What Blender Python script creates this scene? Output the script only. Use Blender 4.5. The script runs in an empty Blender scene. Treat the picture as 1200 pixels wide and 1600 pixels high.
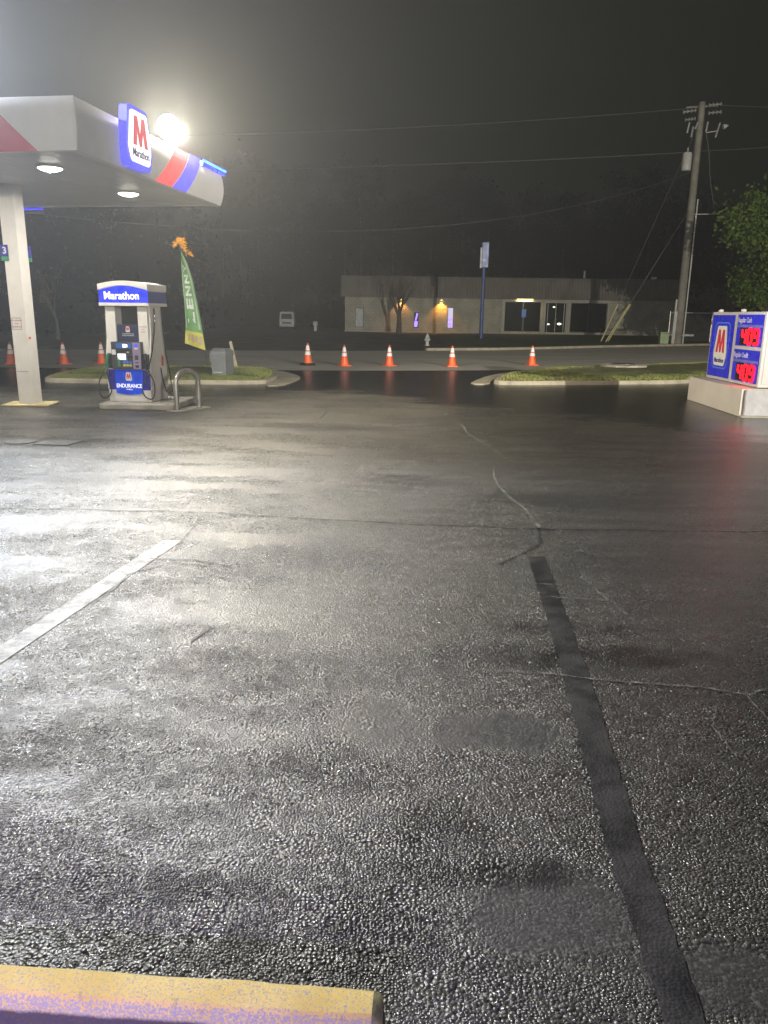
import bpy, bmesh, math, random
from mathutils import Matrix, Vector, noise as mnoise
R = math.radians
random.seed(7)
S = bpy.context.scene
COL = S.collection

# ------------------------------------------------------------------ helpers
def tag(o, label=None, cat=None, group=None, kind=None):
    if label: o['label'] = label
    if cat: o['category'] = cat
    if group: o['group'] = group
    if kind: o['kind'] = kind
    return o

def empty(name, loc, rz=0, label=None, cat=None, group=None):
    o = bpy.data.objects.new(name, None)
    COL.objects.link(o)
    o.location = loc
    o.rotation_euler = (0, 0, rz)
    o.empty_display_size = .2
    return tag(o, label, cat, group)

def obj(name, bm, mats, parent=None, smooth=False, loc=None):
    bmesh.ops.recalc_face_normals(bm, faces=bm.faces[:])
    me = bpy.data.meshes.new(name)
    if smooth:
        for f in bm.faces: f.smooth = True
    bm.to_mesh(me)
    bm.free()
    if not isinstance(mats, (list, tuple)): mats = [mats]
    for m in mats: me.materials.append(m)
    if smooth:
        try: me.set_sharp_from_angle(angle=R(40))
        except Exception: pass
    o = bpy.data.objects.new(name, me)
    COL.objects.link(o)
    if parent is not None: o.parent = parent
    if loc is not None: o.location = loc
    return o

def BM(): return bmesh.new()

def box(bm, x0, x1, y0, y1, z0, z1, bev=0.0, mi=0, M=None, seg=2):
    r = bmesh.ops.create_cube(bm, size=1)
    vs = r['verts']
    for v in vs:
        v.co = Vector(((x0+x1)/2+v.co.x*(x1-x0), (y0+y1)/2+v.co.y*(y1-y0), (z0+z1)/2+v.co.z*(z1-z0)))
    fs = list({f for v in vs for f in v.link_faces})
    if bev > 0:
        es = list({e for v in vs for e in v.link_edges})
        rr = bmesh.ops.bevel(bm, geom=es, offset=bev, segments=seg, affect='EDGES', profile=.5)
        fs = list({f for f in rr['faces']} | {f for f in fs if f.is_valid})
        vs = list({v for f in fs for v in f.verts})
    for f in fs:
        if f.is_valid: f.material_index = mi
    if M is not None:
        bmesh.ops.transform(bm, matrix=M, verts=[v for v in vs if v.is_valid])
    return fs

def tube(bm, pts, rad, seg=10, mi=0, cap=True, twist=None):
    pts = [Vector(p) for p in pts]
    rads = rad if isinstance(rad, (list, tuple)) else [rad]*len(pts)
    rings = []
    prev = None
    for i, p in enumerate(pts):
        if i == 0: t = pts[1]-pts[0]
        elif i == len(pts)-1: t = pts[-1]-pts[-2]
        else: t = (pts[i+1]-pts[i]).normalized()+(pts[i]-pts[i-1]).normalized()
        t.normalize()
        if prev is None:
            a = Vector((0, 0, 1)) if abs(t.z) < .9 else Vector((1, 0, 0))
            u = t.cross(a).normalized()
        else:
            u = (prev - t*prev.dot(t)).normalized()
        w = t.cross(u)
        prev = u
        rings.append([bm.verts.new(p+(u*math.cos(2*math.pi*k/seg)+w*math.sin(2*math.pi*k/seg))*rads[i]) for k in range(seg)])
    for a, b in zip(rings, rings[1:]):
        for k in range(seg):
            f = bm.faces.new((a[k], a[(k+1) % seg], b[(k+1) % seg], b[k])); f.material_index = mi
    if cap:
        for r_, in ((rings[0],), (rings[-1],)):
            f = bm.faces.new(r_); f.material_index = mi
    return rings

def lathe(bm, prof, seg=24, mi=0, c=(0, 0, 0), M=None):
    rings = []
    new = []
    for r_, z in prof:
        ring = [bm.verts.new((c[0]+r_*math.cos(2*math.pi*k/seg), c[1]+r_*math.sin(2*math.pi*k/seg), c[2]+z)) for k in range(seg)]
        rings.append(ring); new += ring
    for a, b in zip(rings, rings[1:]):
        for k in range(seg):
            f = bm.faces.new((a[k], a[(k+1) % seg], b[(k+1) % seg], b[k])); f.material_index = mi
    for r_ in (rings[0], rings[-1]):
        f = bm.faces.new(r_); f.material_index = mi
    if M is not None: bmesh.ops.transform(bm, matrix=M, verts=new)

def prism(bm, pts2, t, M=None, mi=0, z0=0.0):
    """flat outline in XY, from z0 to z0+t, then M"""
    a = [bm.verts.new((x, y, z0)) for x, y in pts2]
    b = [bm.verts.new((x, y, z0+t)) for x, y in pts2]
    n = len(pts2)
    fs = [bm.faces.new(a[::-1]), bm.faces.new(b)]
    for i in range(n):
        fs.append(bm.faces.new((a[i], a[(i+1) % n], b[(i+1) % n], b[i])))
    for f in fs: f.material_index = mi
    if M is not None: bmesh.ops.transform(bm, matrix=M, verts=a+b)
    return fs

def rrect(x0, x1, y0, y1, r, n=4):
    out = []
    for cx, cy, a0 in ((x1-r, y1-r, 0), (x0+r, y1-r, 90), (x0+r, y0+r, 180), (x1-r, y0+r, 270)):
        for k in range(n+1):
            a = R(a0+90*k/n)
            out.append((cx+r*math.cos(a), cy+r*math.sin(a)))
    return out

def text(bm, body, size, M, extrude=.004, bold=0.0, mi=0, xs=1.0, align='CENTER', shear=0.0, space=1.0):
    """letters as real relief, standing on the plane given by M"""
    cu = bpy.data.curves.new('lettering', 'FONT')
    cu.body = body; cu.size = size; cu.extrude = extrude/2; cu.offset = bold*size
    cu.align_x = align; cu.align_y = 'CENTER'; cu.shear = shear; cu.resolution_u = 3
    cu.space_character = space
    o = bpy.data.objects.new('lettering', cu)
    COL.objects.link(o)
    dg = bpy.context.evaluated_depsgraph_get()
    me = bpy.data.meshes.new_from_object(o.evaluated_get(dg))
    bpy.data.objects.remove(o); bpy.data.curves.remove(cu)
    n0 = len(bm.verts); f0 = len(bm.faces)
    bm.from_mesh(me)
    bpy.data.meshes.remove(me)
    bm.verts.ensure_lookup_table(); bm.faces.ensure_lookup_table()
    T = M @ Matrix.Diagonal((xs, 1, 1, 1)) @ Matrix.Translation((0, 0, extrude/2))
    bmesh.ops.transform(bm, matrix=T, verts=bm.verts[n0:])
    for f in bm.faces[f0:]: f.material_index = mi

def frame(o, ex, ey, s=1.0):
    """matrix whose X is ex, Y is ey, Z their normal, at o"""
    ex = Vector(ex).normalized(); ey = Vector(ey).normalized(); ez = ex.cross(ey)
    m = Matrix((ex, ey, ez)).transposed().to_4x4()
    m.translation = Vector(o)
    return m @ Matrix.Scale(s, 4)

def subdiv_jitter(bm, cuts, amp, scale, seed=0):
    bmesh.ops.subdivide_edges(bm, edges=bm.edges[:], cuts=cuts, use_grid_fill=True)
    for v in bm.verts:
        p = v.co*scale+Vector((seed, seed*2, 0))
        v.co += Vector((mnoise.noise(p), mnoise.noise(p+Vector((9, 0, 0))), mnoise.noise(p+Vector((0, 9, 0)))))*amp

# ------------------------------------------------------------------ materials
class NT:
    def __init__(s, name):
        s.m = bpy.data.materials.new(name); s.m.use_nodes = True
        s.t = s.m.node_tree; s.t.nodes.clear()
        s.out = s.t.nodes.new('ShaderNodeOutputMaterial')
    def n(s, typ, ins=None, **props):
        nd = s.t.nodes.new('ShaderNode'+typ)
        for k, v in props.items(): setattr(nd, k, v)
        for k, v in (ins or {}).items():
            sk = nd.inputs[k]
            if isinstance(v, bpy.types.NodeSocket): s.t.links.new(v, sk)
            else: sk.default_value = v
        return nd
    def math(s, op, a, b=0.0, clamp=False):
        return s.n('Math', {0: a, 1: b}, operation=op, use_clamp=clamp).outputs[0]
    def ramp(s, v, a, b, c=0.0, d=1.0):
        return s.n('MapRange', {'Value': v, 'From Min': a, 'From Max': b, 'To Min': c, 'To Max': d}, interpolation_type='SMOOTHSTEP').outputs[0]
    def mix(s, f, a, b):
        nd = s.n('Mix', data_type='RGBA')
        for i, v in ((0, f), (6, a), (7, b)):
            if isinstance(v, bpy.types.NodeSocket): s.t.links.new(v, nd.inputs[i])
            else: nd.inputs[i].default_value = v
        return nd.outputs[2]
    def fmix(s, f, a, b):
        nd = s.n('Mix', data_type='FLOAT')
        for i, v in ((0, f), (2, a), (3, b)):
            if isinstance(v, bpy.types.NodeSocket): s.t.links.new(v, nd.inputs[i])
            else: nd.inputs[i].default_value = v
        return nd.outputs[0]
    def noise(s, vec, scale, detail=3, rough=.55):
        return s.n('TexNoise', {'Vector': vec, 'Scale': scale, 'Detail': detail, 'Roughness': rough}).outputs[0]
    def done(s, sh):
        s.t.links.new(sh, s.out.inputs['Surface']); return s.m

def c4(c): return (c[0], c[1], c[2], 1)

def mat(name, col, rough=.5, metal=0.0, var=.18, scale=3.0, bump=0.0, bscale=60.0, spec=.5, emit=None, estr=0.0, dirt=None, dirt_amt=.35, coat=0.0):
    t = NT(name)
    co = t.n('TexCoord').outputs['Object']
    n1 = t.noise(co, scale, 5, .6)
    k = t.ramp(n1, .3, .7, 1-var, 1+var)
    base = t.n('VectorMath', {0: tuple(col), 'Scale': k}, operation='SCALE').outputs[0]
    if dirt is not None:
        n2 = t.noise(co, scale*2.3, 8, .7)
        base = t.mix(t.ramp(n2, .52, .75, 0, dirt_amt), base, c4(dirt))
    rg = t.ramp(t.noise(co, scale*1.7, 4), .3, .7, max(.02, rough*.8), min(1, rough*1.2))
    ins = {'Base Color': base, 'Roughness': rg, 'Metallic': metal, 'Specular IOR Level': spec, 'Coat Weight': coat}
    if bump:
        ins['Normal'] = t.n('Bump', {'Height': t.noise(co, bscale, 6, .65), 'Strength': 1.0, 'Distance': bump}).outputs[0]
    if emit is not None:
        ins['Emission Color'] = c4(emit); ins['Emission Strength'] = estr
    return t.done(t.n('BsdfPrincipled', ins).outputs[0])

def emitter(name, col, s):
    t = NT(name)
    return t.done(t.n('Emission', {'Color': c4(col), 'Strength': s}).outputs[0])

MT = {}
MT['fascia'] = mat('painted_fascia', (.74, .73, .75), .35, var=.05, scale=1.2)
MT['soffit'] = mat('soffit_metal', (.62, .62, .62), .4, var=.07, scale=1)
MT['white'] = mat('white_enamel', (.78, .75, .70), .35, var=.07, scale=2, dirt=(.45, .40, .33), dirt_amt=.25)
MT['column'] = mat('column_paint', (.80, .76, .70), .4, var=.06, scale=2, dirt=(.5, .44, .36), dirt_amt=.25)
MT['redglow'] = mat('lit_red_panel', (.65, .03, .04), .35, var=.06, emit=(1, .03, .05), estr=.8)
MT['bluestripe'] = mat('lit_blue_panel', (.04, .04, .6), .35, var=.06, emit=(.06, .05, 1), estr=.9)
MT['red_paint'] = mat('red_panel', (.62, .10, .14), .35, var=.06, scale=2)
MT['led'] = emitter('blue_led_tube', (.02, .10, 1), 10)
MT['led_body'] = mat('blue_tube_body', (.02, .06, .5), .3, emit=(.01, .02, 1), estr=.8)
MT['sign_white'] = mat('backlit_white', (.85, .85, .85), .4, var=.02, emit=(1, .97, 1), estr=1.1)
MT['sign_blue'] = mat('backlit_blue', (.03, .03, .5), .35, var=.06, emit=(.06, .06, 1), estr=.9)
MT['sign_red'] = mat('emblem_red', (.6, .03, .06), .4, var=.05, emit=(1, .10, .14), estr=.42)
MT['navy_ink'] = mat('navy_letters', (.05, .05, .22), .4, var=.05)
MT['head_blue'] = mat('pump_sign_blue', (.015, .03, .42), .3, var=.25, scale=3, emit=(.01, .03, 1), estr=.65)
MT['head_side'] = mat('pump_side_blue', (.06, .07, .26), .4, var=.1)
MT['letter_white'] = mat('lit_white_letters', (.85, .85, .85), .4, var=.02, emit=(1, 1, 1), estr=.75)
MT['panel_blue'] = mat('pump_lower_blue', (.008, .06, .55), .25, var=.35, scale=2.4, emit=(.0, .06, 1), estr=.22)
MT['panel_navy'] = mat('pump_lower_navy', (.02, .02, .32), .3, var=.12)
MT['placard'] = mat('navy_placard', (.025, .035, .075), .35, var=.1)
MT['darkplastic'] = mat('charcoal_plastic', (.055, .055, .065), .4, var=.1)
MT['purple'] = mat('lavender_payment_panel', (.30, .25, .38), .4, var=.12, scale=6)
MT['black'] = mat('black_rubber', (.012, .012, .013), .45, var=.2)
MT['green'] = mat('green_nozzle', (.02, .20, .09), .35, var=.1)
MT['chrome'] = mat('worn_chrome', (.6, .6, .6), .25, metal=1, var=.1)
MT['screen'] = emitter('lit_screen', (.95, .97, 1), 1.5)
MT['lcd'] = mat('price_display', (.02, .06, .16), .2, emit=(.05, .22, .8), estr=.35)
MT['key_green'] = mat('green_keys', (.03, .3, .12), .4)
MT['key_blue'] = mat('blue_keys', (.06, .2, .6), .4)
MT['key_yellow'] = mat('yellow_keys', (.6, .5, .1), .4)
MT['paper'] = mat('white_sticker', (.75, .74, .72), .5, var=.08)
MT['ink'] = mat('red_notice_ink', (.35, .14, .12), .6)
MT['orange_sticker'] = mat('orange_red_sticker', (.7, .10, .03), .45)
MT['galv'] = mat('galvanised_steel', (.42, .40, .37), .38, metal=.75, var=.2, scale=6, dirt=(.3, .27, .22), dirt_amt=.4)
MT['concrete'] = mat('pale_concrete', (.42, .39, .33), .8, var=.22, scale=2.5, bump=.004, bscale=70, dirt=(.16, .14, .11), dirt_amt=.55)
MT['kerb'] = mat('kerb_concrete', (.40, .36, .27), .8, var=.2, scale=2.2, bump=.006, bscale=40, dirt=(.17, .14, .10), dirt_amt=.6)
MT['yellow_pad'] = mat('faded_yellow_concrete', (.55, .47, .24), .7, var=.25, scale=4, bump=.003, dirt=(.3, .26, .2), dirt_amt=.6)
MT['bin'] = mat('grey_bin_plastic', (.19, .205, .215), .5, var=.1, scale=4, dirt=(.10, .10, .10), dirt_amt=.3)
MT['bin_dark'] = mat('dark_bin_opening', (.01, .01, .01), .7)
MT['wood'] = mat('weathered_wood', (.42, .37, .27), .8, var=.25, scale=6, bump=.004)
MT['flag_green'] = mat('green_flag_cloth', (.17, .36, .14), .75, var=.12, scale=2)
MT['flag_pale'] = mat('pale_green_hem', (.42, .58, .36), .75, var=.1)
MT['flag_yellow'] = mat('yellow_flag_cloth', (.62, .58, .10), .75, var=.15, scale=6)
MT['flag_white'] = mat('white_flag_print', (.75, .78, .74), .7)
MT['flag_pink'] = mat('lilac_flag_print', (.50, .34, .42), .7)
MT['tinsel'] = mat('orange_tinsel', (.85, .38, .02), .25, var=.35, scale=14)
MT['cone'] = mat('orange_cone_plastic', (.90, .13, .02), .45, var=.08)
MT['collar'] = mat('reflective_collar', (.93, .90, .91), .3, var=.03)
MT['sign_paint'] = mat('price_sign_frame', (.52, .50, .49), .4, var=.06, dirt=(.45, .42, .37), dirt_amt=.2)
MT['plinth'] = mat('painted_block_plinth', (.60, .55, .49), .6, var=.06, scale=1.5, dirt=(.5, .44, .37), dirt_amt=.3)
MT['plinth_rough'] = mat('rough_white_blocks', (.46, .45, .47), .75, var=.1, scale=4, bump=.02, bscale=9, dirt=(.35, .33, .32), dirt_amt=.5)
MT['price_blue'] = mat('price_sign_blue', (.025, .03, .42), .3, var=.12, scale=2, emit=(.02, .03, 1), estr=.15)
MT['price_line'] = mat('pale_blue_outline', (.10, .20, .75), .3, emit=(.1, .25, 1), estr=.12)
MT['price_band'] = mat('blue_grey_band', (.15, .17, .55), .4)
MT['price_letters'] = mat('silver_letters', (.55, .55, .66), .45, emit=(.7, .7, .8), estr=.12)
MT['emblem_red2'] = mat('emblem_dark_red', (.45, .03, .05), .4, emit=(1, .04, .05), estr=.12)
MT['digit'] = emitter('red_led_digit', (1, .003, .008), 10)
MT['grasssoil'] = mat('turf_soil', (.12, .13, .045), .95, var=.45, scale=2.2, bump=.02, bscale=25, dirt=(.22, .17, .09), dirt_amt=.6)
MT['verge'] = mat('dark_verge', (.06, .085, .025), .95, var=.4, scale=.6, bump=.03, bscale=6)
MT['bark'] = mat('dark_bark', (.10, .085, .06), .9, var=.3, scale=5, bump=.01)
MT['polewood'] = mat('utility_pole_wood', (.22, .205, .17), .85, var=.25, scale=2, bump=.01, bscale=12)
MT['metalgrey'] = mat('painted_grey_metal', (.50, .49, .46), .45, var=.12)
MT['porcelain'] = mat('porcelain', (.34, .34, .31), .3)
MT['cable'] = mat('black_cable', (.07, .07, .07), .5)
MT['guard'] = mat('yellow_guy_guard', (.52, .47, .22), .5)
MT['signpost'] = mat('blue_sign_post', (.06, .10, .30), .45, var=.15)
MT['sign_faceblue'] = mat('pale_blue_sign_face', (.30, .36, .70), .4, var=.15)
MT['sign_side'] = mat('white_sign_side', (.75, .75, .74), .5)
MT['hydrant'] = mat('white_hydrant_paint', (.55, .57, .54), .5, var=.15)
MT['roof'] = mat('dark_standing_seam', (.10, .085, .075), .6, var=.2, scale=.7)
MT['trim'] = mat('beige_trim', (.42, .40, .33), .6, var=.1)
MT['interior'] = mat('dim_interior', (.035, .045, .035), .8)
MT['neon'] = emitter('violet_neon', (.36, .22, 1), 2.2)
MT['neonw'] = emitter('white_lit_window', (.80, .74, 1), .95)
MT['greywin'] = mat('dim_grey_blind', (.35, .37, .36), .6, emit=(.6, .63, .6), estr=.10)
MT['glint'] = emitter('glass_reflection', (1, .9, .7), 7)  # glow for the light spots reflected in the door glass
MT['warm_lens'] = emitter('warm_lens', (1, .72, .28), 5)
MT['white_van'] = mat('white_van_paint', (.55, .56, .56), .4, var=.08)
MT['glassdark'] = mat('tinted_glass', (.02, .022, .024), .08, var=.05)
MT['ped'] = mat('pale_green_cabinet', (.32, .40, .22), .55)
MT['adasign'] = mat('blue_parking_sign', (.03, .22, .85), .4)
MT['lens'] = emitter('downlight_lens', (1, .93, .80), 14)
MT['flood_lens'] = emitter('floodlight_lens', (1, .93, .78), 60)
MT['flood_body'] = mat('lamp_housing', (.3, .3, .31), .4, metal=.6)
MT['line_white'] = mat('road_paint_white', (.85, .84, .80), .6, var=.2, scale=3)
MT['line_yellow'] = mat('road_paint_yellow', (.75, .58, .18), .6, var=.2, scale=3)
MT['lidmetal'] = mat('painted_lid', (.13, .125, .115), .45, metal=.2, var=.2, scale=6)

def glass_mat():
    t = NT('shop_glass')
    g = t.n('BsdfGlossy', {'Color': (.7, .75, .75, 1), 'Roughness': .03}).outputs[0]
    tr = t.n('BsdfTransparent', {'Color': (.55, .6, .58, 1)}).outputs[0]
    f = t.n('Fresnel', {'IOR': 1.5}).outputs[0]
    return t.done(t.n('MixShader', {0: f, 1: tr, 2: g}).outputs[0])
MT['glass'] = glass_mat()
def flat_leaf(name, col):
    t = NT(name)
    nv = t.n('CombineXYZ', {0: 0.0, 1: -.8, 2: .6}).outputs[0]
    return t.done(t.n('BsdfDiffuse', {'Color': c4(col), 'Normal': nv}).outputs[0])


MT['darkleaf'] = flat_leaf('dark_wood_leaves', (.009, .012, .008))
def rib_mat(name, col, freq, axis='X', bump=.03, rough=.6, var=.15):
    t = NT(name)
    co = t.n('TexCoord').outputs['Object']
    w = t.n('TexWave', {'Vector': co, 'Scale': freq, 'Distortion': 0, 'Detail': 0}, wave_type='BANDS', bands_direction=axis, wave_profile='SIN').outputs[1]
    h = t.ramp(w, .75, .95)
    k = t.ramp(t.noise(co, .8, 5), .3, .7, 1-var, 1+var)
    base = t.n('VectorMath', {0: col, 'Scale': k}, operation='SCALE').outputs[0]
    b = t.n('Bump', {'Height': h, 'Strength': 1, 'Distance': bump}).outputs[0]
    return t.done(t.n('BsdfPrincipled', {'Base Color': base, 'Roughness': rough, 'Normal': b}).outputs[0])
MT['ribroof'] = rib_mat('ribbed_mansard', (.17, .15, .13), 1.05, 'X', .06)
MT['soffit'] = rib_mat('soffit_decking', (.60, .60, .62), 1.6, 'X', .008, .4, .06)

def block_wall():
    t = NT('concrete_block_wall')
    co = t.n('TexCoord').outputs['Object']
    sw = t.n('Mapping', {'Vector': co, 'Rotation': (R(90), 0, 0)}).outputs[0]
    br = t.n('TexBrick', {'Vector': sw, 'Color1': (.43, .41, .33, 1), 'Color2': (.47, .45, .36, 1), 'Mortar': (.26, .24, .20, 1), 'Scale': 1.0, 'Mortar Size': .014, 'Brick Width': .44, 'Row Height': .22}, offset=.5)
    n = t.ramp(t.noise(co, .9, 6), .3, .7, .8, 1.15)
    base = t.n('VectorMath', {0: br.outputs[0], 'Scale': n}, operation='SCALE').outputs[0]
    b = t.n('Bump', {'Height': t.math('SUBTRACT', 1.0, br.outputs[1]), 'Strength': 1, 'Distance': .01}).outputs[0]
    return t.done(t.n('BsdfPrincipled', {'Base Color': base, 'Roughness': .8, 'Normal': b}).outputs[0])
MT['blockwall'] = block_wall()

def leafmat(name, c1, c2):
    t = NT(name)
    oi = t.n('TexCoord').outputs['Object']
    n = t.ramp(t.noise(oi, 1.3, 4), .3, .7)
    col = t.mix(n, c4(c1), c4(c2))
    d = t.n('BsdfPrincipled', {'Base Color': col, 'Roughness': .6, 'Specular IOR Level': .3}).outputs[0]
    tl = t.n('BsdfTranslucent', {'Color': col}).outputs[0]
    return t.done(t.n('MixShader', {0: .3, 1: d, 2: tl}).outputs[0])
MT['leaf'] = leafmat('yellow_green_leaves', (.08, .16, .02), (.16, .22, .04))
MT['blade'] = leafmat('grass_blades', (.24, .31, .07), (.42, .42, .15))

# ---- wet asphalt of the forecourt: aggregate, worn smooth patches, sealed dark patches
def blob(t, x, y, nz, cx, cy, rx, ry, soft=.7):
    a = t.math('MULTIPLY', t.math('SUBTRACT', x, cx), 1/rx)
    b = t.math('MULTIPLY', t.math('SUBTRACT', y, cy), 1/ry)
    d = t.math('ADD', t.math('MULTIPLY', a, a), t.math('MULTIPLY', b, b))
    d = t.math('ADD', d, nz)
    return t.ramp(d, 1.0-soft, 1.0+soft, 1, 0)

def asphalt():
    t = NT('wet_asphalt')
    pos = t.n('NewGeometry').outputs['Position']
    sx = t.n('SeparateXYZ', {0: pos}); x, y = sx.outputs[0], sx.outputs[1]
    vor = t.n('TexVoronoi', {'Vector': pos, 'Scale': 112.0, 'Randomness': 1.0}, feature='F1')
    vor2 = t.n('TexVoronoi', {'Vector': pos, 'Scale': 230.0, 'Randomness': 1.0}, feature='F1')
    big = t.noise(pos, .55, 6, .62)
    st = t.n('Mapping', {'Vector': pos, 'Scale': (.35, 1.0, 1)}).outputs[0]
    mid = t.noise(st, 1.6, 7, .68)
    fine = t.noise(pos, 14, 4, .6)
    micro = t.noise(pos, 260, 3, .6)
    nzb = t.math('MULTIPLY', t.math('SUBTRACT', t.noise(pos, 2.6, 9, .72), .5), 5.5)
    nzc = t.math('MULTIPLY', t.math('SUBTRACT', t.noise(st, 1.0, 9, .7), .5), 4.0)
    def union(items, nz, soft=.85):
        acc = None
        for it in items:
            b = blob(t, x, y, nz, *it, soft)
            acc = b if acc is None else t.math('MAXIMUM', acc, b)
        return acc
    smooth = t.math('MULTIPLY', .7, union([(.52, 1.95, .27, .20), (.05, 3.0, .22, .22), (.45, 2.95, .3, .16), (.98, 1.7, .3, .12)], nzb))
    dark = union([(1.05, 3.72, .85, .14), (1.15, 4.08, .5, .09), (.20, 2.33, .17, .15), (-.02, 1.85, .16, .14), (-.92, 2.55, .16, .05), (.35, 2.1, .3, .08), (-.75, 2.0, .40, .07)], nzb)
    dark2 = union([(.13, 8.05, .42, .32), (-4.4, 10.2, 1.0, .35), (2.2, 7.4, 1.3, .6), (-3.6, 7.9, .8, .25), (-5.0, 12.3, 1.2, .35), (-1.0, 12.0, .9, .4)], nzc)
    # freshly sealed apron: boundary runs across the lot, nearer on the price sign's side
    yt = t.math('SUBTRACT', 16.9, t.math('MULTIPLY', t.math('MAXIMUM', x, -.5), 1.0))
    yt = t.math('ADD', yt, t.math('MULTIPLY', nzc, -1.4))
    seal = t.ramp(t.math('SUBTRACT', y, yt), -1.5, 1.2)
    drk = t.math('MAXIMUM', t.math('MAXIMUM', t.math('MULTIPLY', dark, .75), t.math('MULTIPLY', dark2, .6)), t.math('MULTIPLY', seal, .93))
    sealer_falloff = t.ramp(t.math('ADD', x, t.math('MULTIPLY', nzc, .25)), .5, 2.4)      # older sealer and light falloff, painted darker towards the right of the stall
    drk = t.math('MAXIMUM', drk, t.math('MULTIPLY', sealer_falloff, .45))
    patch = t.ramp(mid, .36, .66)                      # alternating worn / tight texture
    chip0 = t.n('SeparateColor', {0: vor.outputs['Color']}).outputs[0]
    # colour
    base = t.mix(t.ramp(big, .35, .65), (.047, .045, .039, 1), (.082, .079, .067, 1))
    chip = t.n('SeparateColor', {0: vor.outputs['Color']}).outputs[0]
    base = t.mix(t.ramp(chip, .74, .95, 0, .65), base, (.21, .20, .17, 1))
    base = t.mix(t.ramp(chip, .0, .25, .45, 0), base, (.02, .02, .02, 1))
    base = t.mix(t.math('MULTIPLY', smooth, .4), base, (.085, .082, .085, 1))
    base = t.mix(t.math('MULTIPLY', t.ramp(fine, .55, .8, 0, .35), 1.0), base, (.10, .09, .08, 1))
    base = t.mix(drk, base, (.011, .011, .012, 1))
    # height
    coarse = t.ramp(t.noise(pos, 7.0, 5, .7), .42, .60)
    vor3 = t.n('TexVoronoi', {'Vector': pos, 'Scale': 78.0, 'Randomness': 1.0}, feature='F1')
    d1 = t.fmix(coarse, vor.outputs['Distance'], vor3.outputs['Distance'])
    stone = t.math('SUBTRACT', 1.0, t.math('MULTIPLY', t.math('MULTIPLY', d1, d1), 1.5))
    stone = t.math('ADD', stone, t.math('MULTIPLY', chip0, .35))
    amp = t.fmix(patch, 1.0, .5)
    amp = t.math('MULTIPLY', amp, t.math('SUBTRACT', 1.0, t.math('MULTIPLY', smooth, 1.1)))
    amp = t.math('MULTIPLY', amp, t.math('SUBTRACT', 1.0, t.math('MULTIPLY', seal, .72)))
    h = t.math('MULTIPLY', stone, amp)
    h = t.math('ADD', h, t.math('MULTIPLY', micro, .08))
    h = t.math('ADD', h, t.math('MULTIPLY', fine, .35))
    bmp = t.n('Bump', {'Height': h, 'Strength': 1.0, 'Distance': .0062}).outputs[0]
    # every stone has a facet of its own tilt: the sparkle of wet aggregate
    def facet(v, k):
        vc = t.mix(coarse, vor.outputs['Color'], vor3.outputs['Color']) if v is vor else v.outputs['Color']
        c = t.n('VectorMath', {0: vc, 1: (.5, .5, .5)}, operation='SUBTRACT').outputs[0]
        c = t.n('VectorMath', {0: c, 1: (1, 1, 0)}, operation='MULTIPLY').outputs[0]
        return t.n('VectorMath', {0: c, 'Scale': k}, operation='SCALE').outputs[0]
    fk = t.math('MULTIPLY', amp, .66)
    nn = t.n('VectorMath', {0: bmp, 1: facet(vor, fk)}, operation='ADD').outputs[0]
    nn = t.n('VectorMath', {0: nn, 1: facet(vor2, t.math('MULTIPLY', amp, .30))}, operation='ADD').outputs[0]
    bmp = t.n('VectorMath', {0: nn}, operation='NORMALIZE').outputs[0]
    rg = t.fmix(patch, .27, .40)
    rg = t.fmix(smooth, rg, .55)
    rg = t.math('ADD', rg, t.math('MULTIPLY', t.math('SUBTRACT', chip, .5), .20))
    rg = t.fmix(drk, rg, .30)
    rg = t.fmix(seal, rg, .22)
    rg = t.math('MAXIMUM', rg, .12)
    sp = t.fmix(drk, .70, .50)
    p = t.n('BsdfPrincipled', {'Base Color': base, 'Roughness': rg, 'Normal': bmp, 'Specular IOR Level': sp})
    return t.done(p.outputs[0])
MT['asphalt'] = asphalt()

def road_mat():
    t = NT('grey_road')
    pos = t.n('NewGeometry').outputs['Position']
    st = t.n('Mapping', {'Vector': pos, 'Rotation': (0, 0, R(-14)), 'Scale': (.12, 1.0, 1)}).outputs[0]
    n1 = t.noise(st, 1.1, 6, .65)
    n2 = t.noise(pos, 40, 4, .7)
    base = t.mix(t.ramp(n1, .3, .7), (.46, .45, .41, 1), (.62, .60, .54, 1))
    base = t.mix(t.ramp(n2, .4, .7, 0, .4), base, (.32, .31, .29, 1))
    b = t.n('Bump', {'Height': n2, 'Strength': 1, 'Distance': .004}).outputs[0]
    return t.done(t.n('BsdfPrincipled', {'Base Color': base, 'Roughness': .62, 'Normal': b, 'Specular IOR Level': .35}).outputs[0])
MT['road'] = road_mat()
MT['drive'] = mat('old_driveway', (.07, .068, .062), .7, var=.3, scale=.4, bump=.004, spec=.3)
MT['ground'] = mat('dark_ground', (.05, .055, .03), .95, var=.35, scale=.2)

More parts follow.
